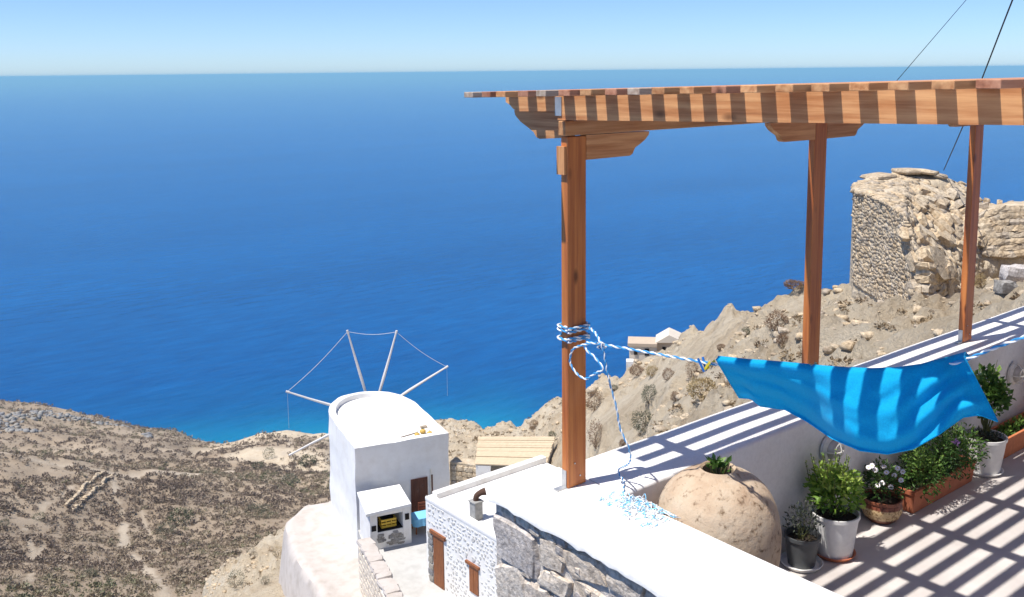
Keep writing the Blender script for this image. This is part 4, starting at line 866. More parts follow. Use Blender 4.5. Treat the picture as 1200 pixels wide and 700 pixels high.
# ------------------------------------------------------------------ windmill and its yard
E1 = np.array([0.966, -0.259, 0.0]); E2 = np.array([0.259, 0.966, 0.0]); MD = np.array([19.511, 32.134, -18.0])
def ms(s, t_, z): return MD + E1 * s + E2 * t_ + np.array([0, 0, z + 18.0])
MTOP = -14.19
def horseshoe(off, n=26):
    """plan outline of the mill, flat front at t=0; off shrinks it"""
    c_, r_ = -0.363, 2.196 - off; pts = [(c_ - r_, off), ]
    for a in np.linspace(math.pi, 0, n): pts.append((c_ + r_ * math.cos(a), 4.4 + (3.15 - off) * math.sin(a)))
    pts.append((c_ + r_, off)); return pts
mill = thing('windmill', 'white horseshoe-shaped windmill with bare radiating sail poles', 'windmill', ms(-0.36, 3.5, -18.3))
def ring_dense(pts, step=0.35):
    out = []
    for (a, b_), (c_, d_) in zip(pts, pts[1:] + pts[:1]):
        L = math.hypot(c_ - a, d_ - b_); k_ = max(1, int(L / step)); out += [(a + (c_ - a) * i / k_, b_ + (d_ - b_) * i / k_) for i in range(k_)]
    return out
O = ring_dense(horseshoe(0)); I = [(-0.363 + (a + 0.363) * (1 - 0.34 / 2.196), (b_ if b_ > 1 else 0) * 1.0 + (0.34 if b_ < 0.34 else 0) - (0.34 * (b_ - 4.4) / 3.15 if b_ > 4.4 else 0)) for a, b_ in O]
I = [(a, max(b_, 0.34)) for a, b_ in I]; n = len(O)
zs = list(np.linspace(-20.6, MTOP, 19)); V = []
for k_, z_ in enumerate(zs):
    tp = 1 + 0.006 * (MTOP - z_)
    for a, b_ in O: V.append(ms(-0.363 + (a + 0.363) * tp, b_, z_))
V = np.array(V); d2 = V.copy(); V[:, :2] += 0.05 * np.stack([fbm(d2, 0.9, 3, 4), fbm(d2, 0.9, 3, 6)], -1); V[-n:, 2] += 0.02 * fbm(d2[-n:], 0.7, 2, 8)
F = [(k_ * n + i, k_ * n + (i + 1) % n, (k_ + 1) * n + (i + 1) % n, (k_ + 1) * n + i) for k_ in range(len(zs) - 1) for i in range(n)]
base = len(V); V = np.concatenate([V, np.array([ms(a, b_, MTOP) for a, b_ in I]), np.array([ms(a, b_, MTOP - 0.33) for a, b_ in I])]); tb = (len(zs) - 1) * n
F += [(tb + i, tb + (i + 1) % n, base + (i + 1) % n, base + i) for i in range(n)] + [(base + i, base + (i + 1) % n, base + n + (i + 1) % n, base + n + i) for i in range(n)]
mb = MB(); mb.add(V, F); mb.build('wall', MT['white'], mill, smooth=True)
mb = MB(); mb.add([ms(a, b_, MTOP - 0.26) for a, b_ in I], [tuple(range(n))]); mb.build('roof', MT['white'], mill)
# brown door in the flat front, with frame and a pipe next to it
mb = MB(); mb.box(ms(0.375, -0.03, -17.05), (0.40, 0.02, 0.95), E1, E2); md_ = mb.build('door', MT['door'], mill)
for dx in (-0.22, 0.0, 0.22):
    mb = MB(); mb.box(ms(0.375 + dx, -0.055, -17.05), (0.012, 0.006, 0.9), E1, E2); mb.build('batten', MT['door'], md_)
mb = MB(); mb.box(ms(0.68, -0.06, -17.0), (0.02, 0.02, 0.04), E1, E2); mb.build('handle', MT['galv'], md_)
mb = MB(); mb.tube([ms(0.92, -0.05, -18), ms(0.92, -0.05, -15.75)], 0.028, 8); mb.build('drain_pipe', MT['galv'], mill)
mb = MB(); mb.box(ms(1.0, -0.015, -16.6), (0.035, 0.012, 0.55), E1, E2); mb.build('shutter', MT['door'], mill)
# wheel of bare poles behind the round end
ca, sa = math.cos(math.radians(18)), math.sin(math.radians(18)); A1 = ca * E1 - sa * E2; AN = sa * E1 + ca * E2
HUB = ms(-0.363, 5.35, -15.72) + AN * 2.7
mb = MB(); mb.tube([HUB - AN * 1.2, HUB + AN * 0.5], 0.16, 10); mb.build('axle', MT['pole'], mill)
tips = []
for a, L in ((32, 4.71), (73, 4.72), (104, 4.77), (161, 4.64), (-156, 4.78), (-118, 4.5), (-82, 4.3), (-48, 4.3)):
    d_ = math.cos(math.radians(a)) * A1 + math.sin(math.radians(a)) * np.array([0, 0, 1.]); bend = np.array([0, 0, 0.10 * math.sin(a)])
    pts = [HUB + d_ * L * k_ / 4 + bend * math.sin(math.pi * k_ / 4) for k_ in range(5)]; mb = MB(); mb.tube(pts, [0.085, 0.07, 0.08, 0.058, 0.045], 7); po = mb.build('sail_pole', MT['pole'], mill); tips.append(pts[-1])
    mb = MB(); mb.tube([pts[-1] - d_ * 0.12, pts[-1] + d_ * 0.08], 0.06, 7); mb.build('pole_tip', MT['pole'], po)
for i, j in ((0, 1), (1, 2), (2, 3)):
    P = [tips[i] + (tips[j] - tips[i]) * u_ - np.array([0, 0, 0.15 * math.sin(math.pi * u_)]) for u_ in np.linspace(0, 1, 9)]; mb = MB(); mb.tube(P, 0.012, 4); mb.build('tip_wire', MT['wire'], mill)
for i, L in ((3, 2.0), (0, 1.6)):
    mb = MB(); mb.tube([tips[i], tips[i] - np.array([0, 0, L])], 0.007, 4); mb.build('hanging_wire', MT['wire'], mill)
# squashes and sticks drying on the mill roof
RZ = MTOP - 0.26
for lab, (s_, t_), r_ in (('small ochre pumpkin on the mill roof beside the stick', (0.62, 0.85), 0.13), ('ochre pumpkin on the mill roof behind the other two', (0.98, 1.10), 0.15), ('flat ochre pumpkin on the mill roof near the edge wall', (1.22, 0.80), 0.13)):
    c_ = ms(s_, t_, RZ); pm = thing('pumpkin', lab, 'pumpkin', c_, 'pumpkins on the mill roof'); mb = MB()
    V = []; nn = 20
    for j in range(nn):
        a = 2 * math.pi * j / nn; rb = 1 + 0.07 * math.cos(8 * a)
        for k_ in range(7): ph = -math.pi / 2 + math.pi * k_ / 6; V.append(c_ + np.array([r_ * rb * math.cos(ph) * math.cos(a), r_ * rb * math.cos(ph) * math.sin(a), r_ * 0.72 * (1 + math.sin(ph))]))
    mb.add(V, [(j * 7 + k_, ((j + 1) % nn) * 7 + k_, ((j + 1) % nn) * 7 + k_ + 1, j * 7 + k_ + 1) for j in range(nn) for k_ in range(6)]); mb.build('fruit', MT['pumpkin'], pm, smooth=True)
    mb = MB(); mb.tube([c_ + np.array([0, 0, r_ * 1.40]), c_ + np.array([0.03, 0.02, r_ * 1.44 + 0.07])], [0.022, 0.014], 6); mb.build('stalk', MT['stem'], pm)
mb = MB(); mb.tube([ms(-0.1, 1.05, RZ + 0.02), ms(0.35, 1.15, RZ + 0.03), ms(0.75, 1.3, RZ + 0.02)], 0.022, 6); tag(mb.build('stick', MT['twig'], loc=ms(0.3, 1.1, RZ)), 'thin dry stick lying on the mill roof', 'stick')
mb = MB(); mb.box(ms(1.25, 1.75, RZ + 0.06), (0.16, 0.09, 0.06), E1, E2, bev=0.02); tag(mb.build('loose_stone', MT['ruin'], loc=ms(1.25, 1.75, RZ)), 'pale loose stone lying on the mill roof', 'stone')

# yard paving, lower ledge, low wall
yd = [ms(-2.55, 0.05, -18), ms(6.2, 0.05, -18), np.array([17.1, 20.0, -18]), np.array([13.6, 22.0, -18]), np.array([15.9, 29.8, -18])]
mb = MB(); mb.prism([p - np.array([0, 0, 1.2]) for p in yd], (0, 0, 1.2)); mb.build('yard_paving', MT['court'], kind='structure')
# ledge beside the mill: a sloping plastered shelf with a rounded outer rim
lg = thing('plastered_ledge', 'broad sloping white plastered ledge along the foot of the windmill', 'ledge', ms(-3.7, 1, -20.5))
rows = []
for t_ in np.linspace(6.6, -6.0, 40):
    so_ = -4.95 - 0.12 * math.sin(t_ * 0.9); zz = -19.45 + 0.10 * (t_ - 2) * -0.12
    if t_ > 5.2: so_ += (t_ - 5.2) * 0.9
    prof = [(so_ - 0.55, -3.2), (so_ - 0.16, -0.40), (so_ - 0.05, -0.06), (so_ + 0.08, 0.03), (so_ + 0.30, 0.05), (so_ + 0.42, 0.0), (so_ + 1.2, 0.02), (-2.3, 0.10)]
    rows.append([ms(a, t_, zz + b_) for a, b_ in prof])
V = np.array(rows).reshape(-1, 3); V += 0.05 * np.stack([fbm(V + 9 * kx, 0.8, 3, kx) for kx in range(3)], -1); k_ = 8
F = [(i * k_ + j, i * k_ + j + 1, (i + 1) * k_ + j + 1, (i + 1) * k_ + j) for i in range(39) for j in range(7)]
mb = MB(); mb.add(V, F); mb.build('shelf', MT['ledge'], lg, smooth=True)
# low yard wall, built of stones with a mortared top
lw = thing('low_yard_wall', 'low mortared stone wall bordering the mill yard', 'wall', (15.2, 27.8, -19))
WA, WB = np.array([15.95, 30.35]), np.array([13.2, 21.6]); wd = (WB - WA) / np.linalg.norm(WB - WA); wn = np.array([wd[1], -wd[0]])
wn = wn if wn[0] < 0 else -wn
L = np.linalg.norm(WB - WA); cc = (WA + WB) / 2 + wn * -0.02
mb = MB(); mb.box((cc[0], cc[1], -18.75), (L / 2, 0.27, 1.55), (wd[0], wd[1], 0), (wn[0], wn[1], 0)); mb.build('mortar_core', MT['white_old'], lw)
r_ = np.random.default_rng(17); x_ = 0.0; ii = 900
while x_ < L - 0.2:
    wdt = r_.uniform(0.35, 0.7); c_ = WA + wd * (x_ + wdt / 2) + wn * -0.02
    Q, F = rock((c_[0], c_[1], -17.20 + r_.uniform(-.03, .03)), (wdt / 2 * 1.03, 0.31, 0.12), [np.array([*wd, 0]), np.array([*wn, 0]), np.array([0, 0, 1.])], ii, 0.10, 2); ii += 1
    mb = MB(); mb.add(Q, F); mb.build('coping_stone', MT['ledge'], lw, smooth=False); x_ += wdt
for row in range(9):
    x_ = r_.uniform(0, .2)
    while x_ < L - 0.2:
        wdt = r_.uniform(0.28, 0.55); c_ = WA + wd * (x_ + wdt / 2) + wn * 0.245
        Q, F = rock((c_[0], c_[1], -17.45 - row * 0.25 + r_.uniform(-.03, .03)), (wdt / 2 * 0.95, 0.115, 0.05), [np.array([*wd, 0]), np.array([0, 0, 1.]), np.array([*wn, 0])], ii, 0.12, 1); ii += 1
        mb = MB(); mb.add(Q, F); mb.build('stone', MT['cream'], lw); x_ += wdt

# outdoor oven
ov = thing('outdoor_oven', 'small whitewashed outdoor oven with sloping white roof slab', 'oven', ms(-1.75, -1.4, -18))
mb = MB()
mb.box(ms(-2.42, -1.35, -17.15), (0.16, 0.85, 0.85), E1, E2); mb.box(ms(-0.93, -1.35, -17.15), (0.18, 0.85, 0.85), E1, E2); mb.box(ms(-1.68, -0.55, -17.15), (0.58, 0.05, 0.85), E1, E2)
mb.box(ms(-1.68, -1.40, -17.62), (0.575, 0.78, 0.38), E1, E2); mb.box(ms(-1.68, -2.13, -16.40), (0.575, 0.06, 0.10), E1, E2)
mb.build('wall', MT['white_old'], ov)
mb = MB(); mb.box(ms(-1.68, -1.42, -17.225), (0.572, 0.72, 0.012), E1, E2); mb.build('hearth', MT['dark'], ov)
mb = MB(); mb.box(ms(-1.68, -0.62, -16.85), (0.57, 0.012, 0.35), E1, E2); mb.build('dark_back', MT['dark'], ov)  # near-black sheet over the back wall
mb = MB(); mb.box(ms(-2.42, -2.215, -17.0), (0.10, 0.012, 0.12), E1, E2); mb.build('niche', MT['dark'], ov)
mb = MB(); mb.box(ms(-0.93, -2.215, -16.75), (0.09, 0.012, 0.14), E1, E2); mb.build('niche', MT['dark'], ov)
rs = [ms(-2.82, -2.48, -16.28), ms(-0.82, -2.50, -16.18), ms(-0.72, -0.55, -16.10), ms(-2.66, -0.50, -16.12)]
mb = MB(); mb.prism(rs, (0, 0, 0.12)); mb.build('roof_slab', MT['white'], ov)
r_ = np.random.default_rng(23)
for q in range(26):
    s_, z_ = r_.uniform(-2.2, -1.15), r_.uniform(-17.9, -17.35); Q, F = rock(ms(s_, -2.185, z_), (r_.uniform(.08, .16), r_.uniform(.04, .08), 0.02), [E1, np.array([0, 0, 1.]), -E2], 1500 + q, 0.15, 1); mb = MB(); mb.add(Q, F); mb.build('stone', MT['stone_grey'], ov)
# yellow gas-burner tin in the oven mouth
yt = thing('yellow_crate', 'yellow plastic crate inside the oven mouth', 'crate', ms(-1.68, -1.6, -17.21)); yc_ = flat('yellow_crate_plastic', (0.62, 0.40, 0.03), 0.5)
for sx in (-1, 1):
    for z_ in (-17.14, -17.0, -16.86): mb = MB(); mb.box(ms(-1.68 + sx * 0.33, -1.75, z_), (0.012, 0.20, 0.045), E1, E2); mb.build('slat', yc_, yt)
for z_ in (-17.14, -17.0, -16.86): mb = MB(); mb.box(ms(-1.68, -1.955, z_), (0.342, 0.012, 0.045), E1, E2); mb.build('slat', yc_, yt)
mb = MB(); mb.box(ms(-1.68, -1.75, -17.2), (0.31, 0.19, 0.012), E1, E2); mb.build('bottom', yc_, yt)
for sx in (-1, 1): mb = MB(); mb.box(ms(-1.68 + sx * 0.12, -1.972, -17.0), (0.015, 0.006, 0.19), E1, E2); mb.build('upright', yc_, yt)

# table with pale blue cloth and two brown chairs by the mill door
TC = ms(0.05, -1.25, -18)
tbm = thing('garden_table', 'small table under a pale blue cloth beside the oven', 'table', TC)
def legbox(p, c_, hx, hy, mat, h, name='leg'):
    for a in (-1, 1):
        for b_ in (-1, 1): mb = MB(); mb.box(c_ + E1 * a * hx + E2 * b_ * hy + np.array([0, 0, h / 2]), (0.025, 0.025, h / 2), E1, E2); mb.build(name, mat, p)
legbox(tbm, TC, 0.36, 0.30, MT['door2'], 0.70)
mb = MB(); mb.box(TC + np.array([0, 0, 0.715]), (0.42, 0.36, 0.013), E1, E2); mb.build('tabletop', MT['door2'], tbm)
V = []; nn = 40
for r0, z0 in ((0.0, 0.735), (0.42, 0.735), (0.455, 0.72), (0.47, 0.55), (0.485, 0.38)):
    for j in range(nn):
        a = 2 * math.pi * j / nn; cx2, cy2 = math.cos(a), math.sin(a); sq = 1 / max(abs(cx2), abs(cy2) / 0.87); fl = 1 + (0.06 * math.sin(11 * a) if z0 < 0.6 else 0)
        V.append(TC + E1 * r0 * cx2 * sq * 1.0 * fl + E2 * r0 * cy2 * sq * fl + np.array([0, 0, z0]))
mb = MB(); mb.add(V, [(k_ * nn + j, k_ * nn + (j + 1) % nn, (k_ + 1) * nn + (j + 1) % nn, (k_ + 1) * nn + j) for k_ in range(4) for j in range(nn)])
tag(mb.build('tablecloth', MT['cloth_b'], loc=TC, smooth=True), 'pale blue cloth hanging over the small yard table', 'tablecloth')
def chair(lab, c_, ang):
    ch = thing('wooden_chair', lab, 'chair', c_, 'chairs at the yard table'); ex = np.array([math.cos(ang), math.sin(ang), 0]); ey = np.array([-math.sin(ang), math.cos(ang), 0]); m_ = flat('red_brown_wood', (0.26, 0.075, 0.035), 0.5) if 'red_brown_wood' not in bpy.data.materials else bpy.data.materials['red_brown_wood']
    c_ = np.array(c_)
    for a in (-1, 1):
        mb = MB(); mb.box(c_ + ex * 0.19 + ey * a * 0.18 + np.array([0, 0, 0.215]), (0.02, 0.02, 0.215), ex, ey); mb.build('leg', m_, ch)
        mb = MB(); mb.box(c_ - ex * 0.19 + ey * a * 0.18 + np.array([0, 0, 0.46]), (0.02, 0.02, 0.46), ex, ey); mb.build('leg', m_, ch)
    mb = MB(); mb.box(c_ + np.array([0, 0, 0.445]), (0.22, 0.21, 0.015), ex, ey, bev=0.006); mb.build('seat', m_, ch)
    for z_ in (0.62, 0.75, 0.88): mb = MB(); mb.box(c_ - ex * 0.19 + np.array([0, 0, z_]), (0.012, 0.165, 0.04), ex, ey); mb.build('back_slat', m_, ch)
chair('red-brown wooden chair in front of the blue-clothed table', ms(0.32, -2.15, -18), math.radians(70))
chair('red-brown wooden chair between the blue-clothed table and the mill door', ms(0.35, -0.62, -18), math.radians(-110))

# ------------------------------------------------------------------ lower house
HX, HY, HZ = 17.043, 27.25, -14.5
lh = thing('stone_house', 'low whitewashed stone house with flat white roof and chimney', 'house', (20, 23.5, -18))
mb = MB(); mb.box(((HX + 23.2) / 2, (HY + 17) / 2, -16.4), ((23.2 - HX) / 2, (HY - 17) / 2, 1.75)); hw_ = mb.build('wall', MT['white'], lh)
mb = MB(); mb.box(((HX + 23.2) / 2, (HY + 17) / 2, -14.64), ((23.2 - HX) / 2 - .3, (HY - 17) / 2 - .3, 0.02)); rf = mb.build('roof', MT['white'], lh)
mb = MB(); mb.box((HX + 0.15, (HY + 17) / 2, -14.575), (0.17, (HY - 17) / 2 + 0.02, 0.075), bev=0.02); mb.build('parapet', MT['white'], rf)
mb = MB(); mb.box(((HX + 23.2) / 2 + .16, HY - 0.15, -14.52), ((23.2 - HX) / 2 - .17, 0.17, 0.14), bev=0.02); mb.build('parapet', MT['white_old'], rf)
# half-buried stones showing through the whitewash (a few pixels each)
r_ = np.random.default_rng(31); V = []; F = []; 
zz = -17.85
while zz < -14.75:
    yy = HY - 0.12
    while yy > 17.4:
        wl = r_.uniform(0.08, 0.20) * r_.choice([1, 1, 1.8]); hl = r_.uniform(0.03, 0.085)
        if not (25.9 < yy - wl / 2 < 27.0 and zz < -15.6) and not (23.6 < yy - wl / 2 < 24.5 and -17.4 < zz < -16.0) and r_.random() < 0.86:
            n_ = 7; cyy, czz = yy - wl / 2, zz + r_.uniform(-.05, .05); b0 = len(V); tilt_ = r_.normal(0, 0.25)
            ang = np.linspace(0, 2 * math.pi, n_, endpoint=False) + r_.uniform(0, 1); rr = r_.uniform(0.75, 1.1, n_)
            for a, q in zip(ang, rr):
                u_, w_ = math.cos(a) * wl / 2 * q, math.sin(a) * hl * q; V.append((HX + 0.01, cyy + u_ - w_ * tilt_, czz + w_ + u_ * tilt_))
            for a, q in zip(ang, rr):
                u_, w_ = math.cos(a) * wl / 2 * q * .75, math.sin(a) * hl * q * .75; V.append((HX - 0.022, cyy + u_ - w_ * tilt_, czz + w_ + u_ * tilt_))
            F.append(tuple(range(b0 + n_, b0 + 2 * n_))); F += [(b0 + i, b0 + (i + 1) % n_, b0 + n_ + (i + 1) % n_, b0 + n_ + i) for i in range(n_)]
        yy -= wl + r_.uniform(0.03, 0.07)
    zz += 0.17
mb = MB(); mb.add(V, F); mb.build('facing_stones', flat('dusty_grey_stone', (0.54, 0.53, 0.51), 0.95, 0.1, 0, 0.35), hw_, kind='stuff')
dm = MB(); dm.box((HX - 0.012, 26.38, -16.93), (0.03, 0.34, 1.06)); hd = dm.build('door', MT['door2'], lh)
mb = MB(); mb.box((HX - 0.045, 26.38, -15.80), (0.05, 0.52, 0.07)); mb.build('lintel', MT['door2'], hd)
for k_ in range(8): 
    Q, F = rock((HX - 0.005, 26.92 + 0.03 * (k_ % 2), -17.85 + k_ * 0.26), (0.15, 0.115, 0.05), [np.array([0, 1., 0]), np.array([0, 0, 1.]), np.array([-1., 0, 0])], 1700 + k_, 0.12, 2); mb = MB(); mb.add(Q, F); mb.build('jamb_stone', MT['stone_grey'], lh)
mb = MB(); mb.box((HX - 0.012, 24.05, -16.72), (0.03, 0.27, 0.55)); wn_ = mb.build('window', MT['door2'], lh)
mb = MB(); mb.box((HX - 0.045, 24.10, -16.13), (0.05, 0.42, 0.05)); mb.build('lintel', MT['door2'], wn_)
mb = MB(); mb.box((HX - 0.045, 24.05, -16.72), (0.008, 0.012, 0.54)); mb.build('mullion', MT['door2'], wn_)
ch_ = thing('chimney', 'square grey chimney with a dark bent cowl on the flat white roof', 'chimney', (17.55, 24.55, -14.62))
mb = MB(); mb.box((17.55, 24.55, -14.27), (0.19, 0.19, 0.35), bev=0.02); mb.build('stack', MT['concrete'], ch_)
mb = MB(); mb.box((17.55, 24.55, -13.90), (0.22, 0.22, 0.03), bev=0.01); mb.build('cap', MT['concrete'], ch_)
mb = MB(); mb.tube(smooth_path(np.array([(17.55, 24.55, -13.9), (17.56, 24.54, -13.72), (17.68, 24.45, -13.58), (17.85, 24.33, -13.52)]), 12), [0.11] * 8 + [0.12, 0.13, 0.14, 0.15], 10); mb.build('cowl', MT['rust'], ch_, smooth=True)

# ------------------------------------------------------------------ shed with reed roof behind the house
sh = thing('shed', 'low shed with tan plank roof and dark open front behind the stone house', 'shed', (24.2, 30.5, -18))
c4 = [np.array([21.95, 30.5, -15.55]), np.array([24.25, 28.2, -15.55]), np.array([26.8, 30.45, -15.45]), np.array([23.95, 32.9, -15.45])]
for k_ in range(15):
    u0, u1 = k_ / 15, (k_ + 0.93) / 15; a = c4[0] + (c4[3] - c4[0]) * u0; b_ = c4[1] + (c4[2] - c4[1]) * u0; c_ = c4[1] + (c4[2] - c4[1]) * u1; d_ = c4[0] + (c4[3] - c4[0]) * u1
    r2v = np.random.default_rng(k_); dz = np.array([0, 0, r2v.uniform(-.02, .02)]); mb = MB(); mb.prism([a + dz, b_ + dz + (b_ - a) * r2v.uniform(-.01, .015), c_ + dz, d_ + dz], (0, 0, 0.05)); mb.build('roof_plank', MT['reed'], sh)
ctr = sum(c4) / 4
for (a, b_), nm in (((0, 3), 'wall'), ((3, 2), 'wall'), ((2, 1), 'wall')):
    A_, B_ = c4[a] * .93 + ctr * .07, c4[b_] * .93 + ctr * .07; d_ = (B_ - A_); d_[2] = 0; L = np.linalg.norm(d_); d_ /= L; nn_ = np.array([-d_[1], d_[0], 0]); mb = MB(); mb.box(((A_ + B_) / 2) * np.array([1, 1, 0]) + np.array([0, 0, -17.0]), (L / 2, 0.10, 1.42), d_, nn_); mb.build(nm, MT['white_old'], sh)
A_ = c4[0] * .93 + ctr * .07; B_ = c4[1] * .93 + ctr * .07; d_ = (B_ - A_); d_[2] = 0; L = np.linalg.norm(d_); d_ /= L; nn_ = np.array([-d_[1], d_[0], 0])
mb = MB(); mb.box(A_ * np.array([1, 1, 0]) + d_ * 0.30 + np.array([0, 0, -16.6]), (0.30, 0.11, 1.02), d_, nn_); mb.build('wall', MT['white_old'], sh)
mb = MB(); mb.box(A_ * np.array([1, 1, 0]) + d_ * 0.30 - nn_ * 0.125 + np.array([0, 0, -16.45]), (0.24, 0.02, 0.26), d_, nn_); mb.build('window', MT['rust'], sh)
for f_ in (0.55, 0.80): mb = MB(); mb.tube([A_ * np.array([1, 1, 0]) + d_ * L * f_ + np.array([0, 0, -17.6]), A_ * np.array([1, 1, 0]) + d_ * L * f_ + np.array([0, 0, -15.5])], 0.03, 6); mb.build('post', MT['galv'], sh)
# rubble retaining wall between mill and shed
rw = thing('rubble_wall', 'tan rubble retaining wall between the windmill and the shed', 'wall', (22.3, 31.2, -18)); r_ = np.random.default_rng(41)
WA, WB = ms(1.95, 0.2, 0)[:2], np.array([22.25, 30.45]); wd = (WB - WA) / np.linalg.norm(WB - WA); wn = np.array([wd[1], -wd[0]]); L = np.linalg.norm(WB - WA)
mb = MB(); mb.box((*((WA + WB) / 2 + -wn * 0.35), -17.1), (L / 2, 0.3, 1.4), (*wd, 0), (*wn, 0)); mb.build('mortar_core', MT['rubble'], rw)
for row in range(10):
    x_ = r_.uniform(0, .1)
    while x_ < L - .08:
        wdt = r_.uniform(0.2, 0.36); c_ = WA + wd * (x_ + wdt / 2) - wn * 0.06
        Q, F = rock((c_[0], c_[1], -18.2 + row * 0.25 + r_.uniform(-.03, .03)), (wdt / 2 * .95, 0.115, 0.07), [np.array([*wd, 0]), np.array([0, 0, 1.]), np.array([*wn, 0])], 2000 + int(r_.integers(9999)), 0.14, 1); mb = MB(); mb.add(Q, F); mb.build('stone', MT['ruin'], rw); x_ += wdt

# ------------------------------------------------------------------ ruin on the hill
RC = [ # px : ground, front top, mid, crest as (y, plan distance)
 (1000, (323, 28.0), (223, 28.0), (220, 28.2), (217, 28.5)), (1020, (335, 27.1), (230, 27.1), (221, 28.0), (211, 29.2)), (1040, (347, 26.2), (239, 26.2), (224, 28.0), (207, 29.8)),
 (1060, (358, 25.3), (254, 25.3), (229, 27.8), (204, 30.2)), (1080, (370, 24.4), (306, 24.5), (258, 27.0), (204, 30.5)), (1105, (362, 25.2), (318, 25.6), (262, 27.5), (206, 30.8)),
 (1130, (342, 26.3), (300, 27.0), (258, 28.5), (218, 31.0)), (1150, (314, 27.5), (298, 27.8), (252, 28.2), (236, 31.0)), (1175, (307, 28.0), (298, 28.0), (243, 28.2), (239, 31.5)),
 (1210, (302, 28.0), (296, 28.0), (243, 28.2), (238, 31.5)), (1260, (298, 28.0), (294, 28.0), (243, 28.2), (238, 31.5))]
ru = thing('stone_ruin', 'roofless crumbling ruin of tan fieldstone on the bare hill', 'ruin', (*atr(1080, 368, 26)[:2], -4.5))
cols_ = []
for row in RC:
    px_ = row[0]; pts = [atr(px_, y_, r_) for y_, r_ in row[1:]]; g = pts[0].copy(); g[2] -= 0.8
    bk = atr(px_, row[4][0], row[4][1] + 1.2); bk[2] = pts[0][2] - 1.5
    cols_.append([g] + pts + [atr(px_, row[4][0] + 3, row[4][1] + 0.7), bk])
cols_ = np.array(cols_)                                          # [11, 7, 3]
# resample to a dense sheet: across by arc length in x index, along by rows
nu, nvv = 150, 90; uu = np.linspace(0, len(RC) - 1, nu); ww = np.concatenate([np.linspace(0, 2, 40)[:-1], np.linspace(2, 4, 36)[:-1], np.linspace(4, 6, 16)])
def bil(u_, w_):
    i = np.minimum(u_.astype(int), len(RC) - 2); j = np.minimum(w_.astype(int), 5); a = (u_ - i)[:, None]; b_ = (w_ - j)[:, None]
    return cols_[i, j] * (1 - a) * (1 - b_) + cols_[i + 1, j] * a * (1 - b_) + cols_[i, j + 1] * (1 - a) * b_ + cols_[i + 1, j + 1] * a * b_
UU, WW = np.meshgrid(uu, ww, indexing='ij'); SV_ = bil(UU.ravel(), WW.ravel()); q0 = SV_.copy()
edge = np.where((UU.ravel() < 3.9) & (WW.ravel() < 2.05), 0.25, 1.0)
SV_ += (0.10 * np.stack([fbm(q0 + kx * 13, 0.8, 3, kx + 3) for kx in range(3)], -1)) * edge[:, None]
gi = np.arange(SV_.shape[0]).reshape(UU.shape); FR = np.stack([gi[:-1, :-1], gi[1:, :-1], gi[1:, 1:], gi[:-1, 1:]], -1).reshape(-1, 4)
np_obj('rubble_core', SV_, FR, [MT['rubble']], ru)
# closing cheek at the seaward end
ck = cols_[0]; mb = MB(); mb.add([p + np.array([0, 0, 0]) for p in ck], [tuple(range(7))]); mb.build('end_face', MT['rubble'], ru)
def nrm_at(u_, w_):
    e = 0.05; a = bil(np.array([min(u_ + e, 9.99)]), np.array([w_]))[0] - bil(np.array([max(u_ - e, 0)]), np.array([w_]))[0]; b_ = bil(np.array([u_]), np.array([min(w_ + e, 5.99)]))[0] - bil(np.array([u_]), np.array([max(w_ - e, 0)]))[0]
    nn_ = np.cross(a, b_); nn_ /= np.linalg.norm(nn_) + 1e-9
    if nn_ @ (CAM - bil(np.array([u_]), np.array([w_]))[0]) < 0: nn_ = -nn_
    a /= np.linalg.norm(a) + 1e-9; return a, np.cross(nn_, a), nn_
# larger stones one by one on the broken right-hand faces
r_ = np.random.default_rng(51); kst = 0
def put_stone(u_, w_, hw, hh, hd, name='stone', tilt=0.2, sub=1):
    global kst; kst += 1
    a, b_, nn_ = nrm_at(u_, w_); p = bil(np.array([u_]), np.array([w_]))[0]; an = r_.normal(0, tilt); ca_, sa_ = math.cos(an), math.sin(an); a2 = ca_ * a + sa_ * b_; b2 = -sa_ * a + ca_ * b_
    Q, F = rock(p + nn_ * hd * 0.35, (hw, hh, hd), [a2, b2, nn_], 3000 + kst, 0.26, sub); mb = MB(); mb.add(Q, F); mb.build(name, MT['ruin'], ru)
for row, w_ in enumerate(np.linspace(1.08, 1.95, 8)):            # coursed stretch on the right
    u_ = 6.9 + r_.uniform(0, .1)
    while u_ < 9.9:
        du = r_.uniform(0.16, 0.36); w2 = 2 + (w_ - 1.08) / 0.87 * 0.95; put_stone(u_ + du / 2, w2, du * 0.52, 0.085, 0.12, tilt=0.06); u_ += du
for q in range(26): put_stone(r_.uniform(3.2, 5.2), r_.uniform(1.1, 2.0), r_.uniform(.14, .30), r_.uniform(.09, .17), r_.uniform(.08, .16))
for q in range(58): put_stone(r_.uniform(3.6, 7.0), r_.uniform(2.0, 3.6), r_.uniform(.12, .26), r_.uniform(.08, .16), r_.uniform(.08, .16), tilt=1.0)
for w_ in np.linspace(0.35, 1.9, 13): put_stone(4.05, w_, r_.uniform(.16, .26), 0.095, 0.2, tilt=0.1)
put_stone(4.55, 2.02, 0.50, 0.42, 0.13, 'slab_stone', 0.1)
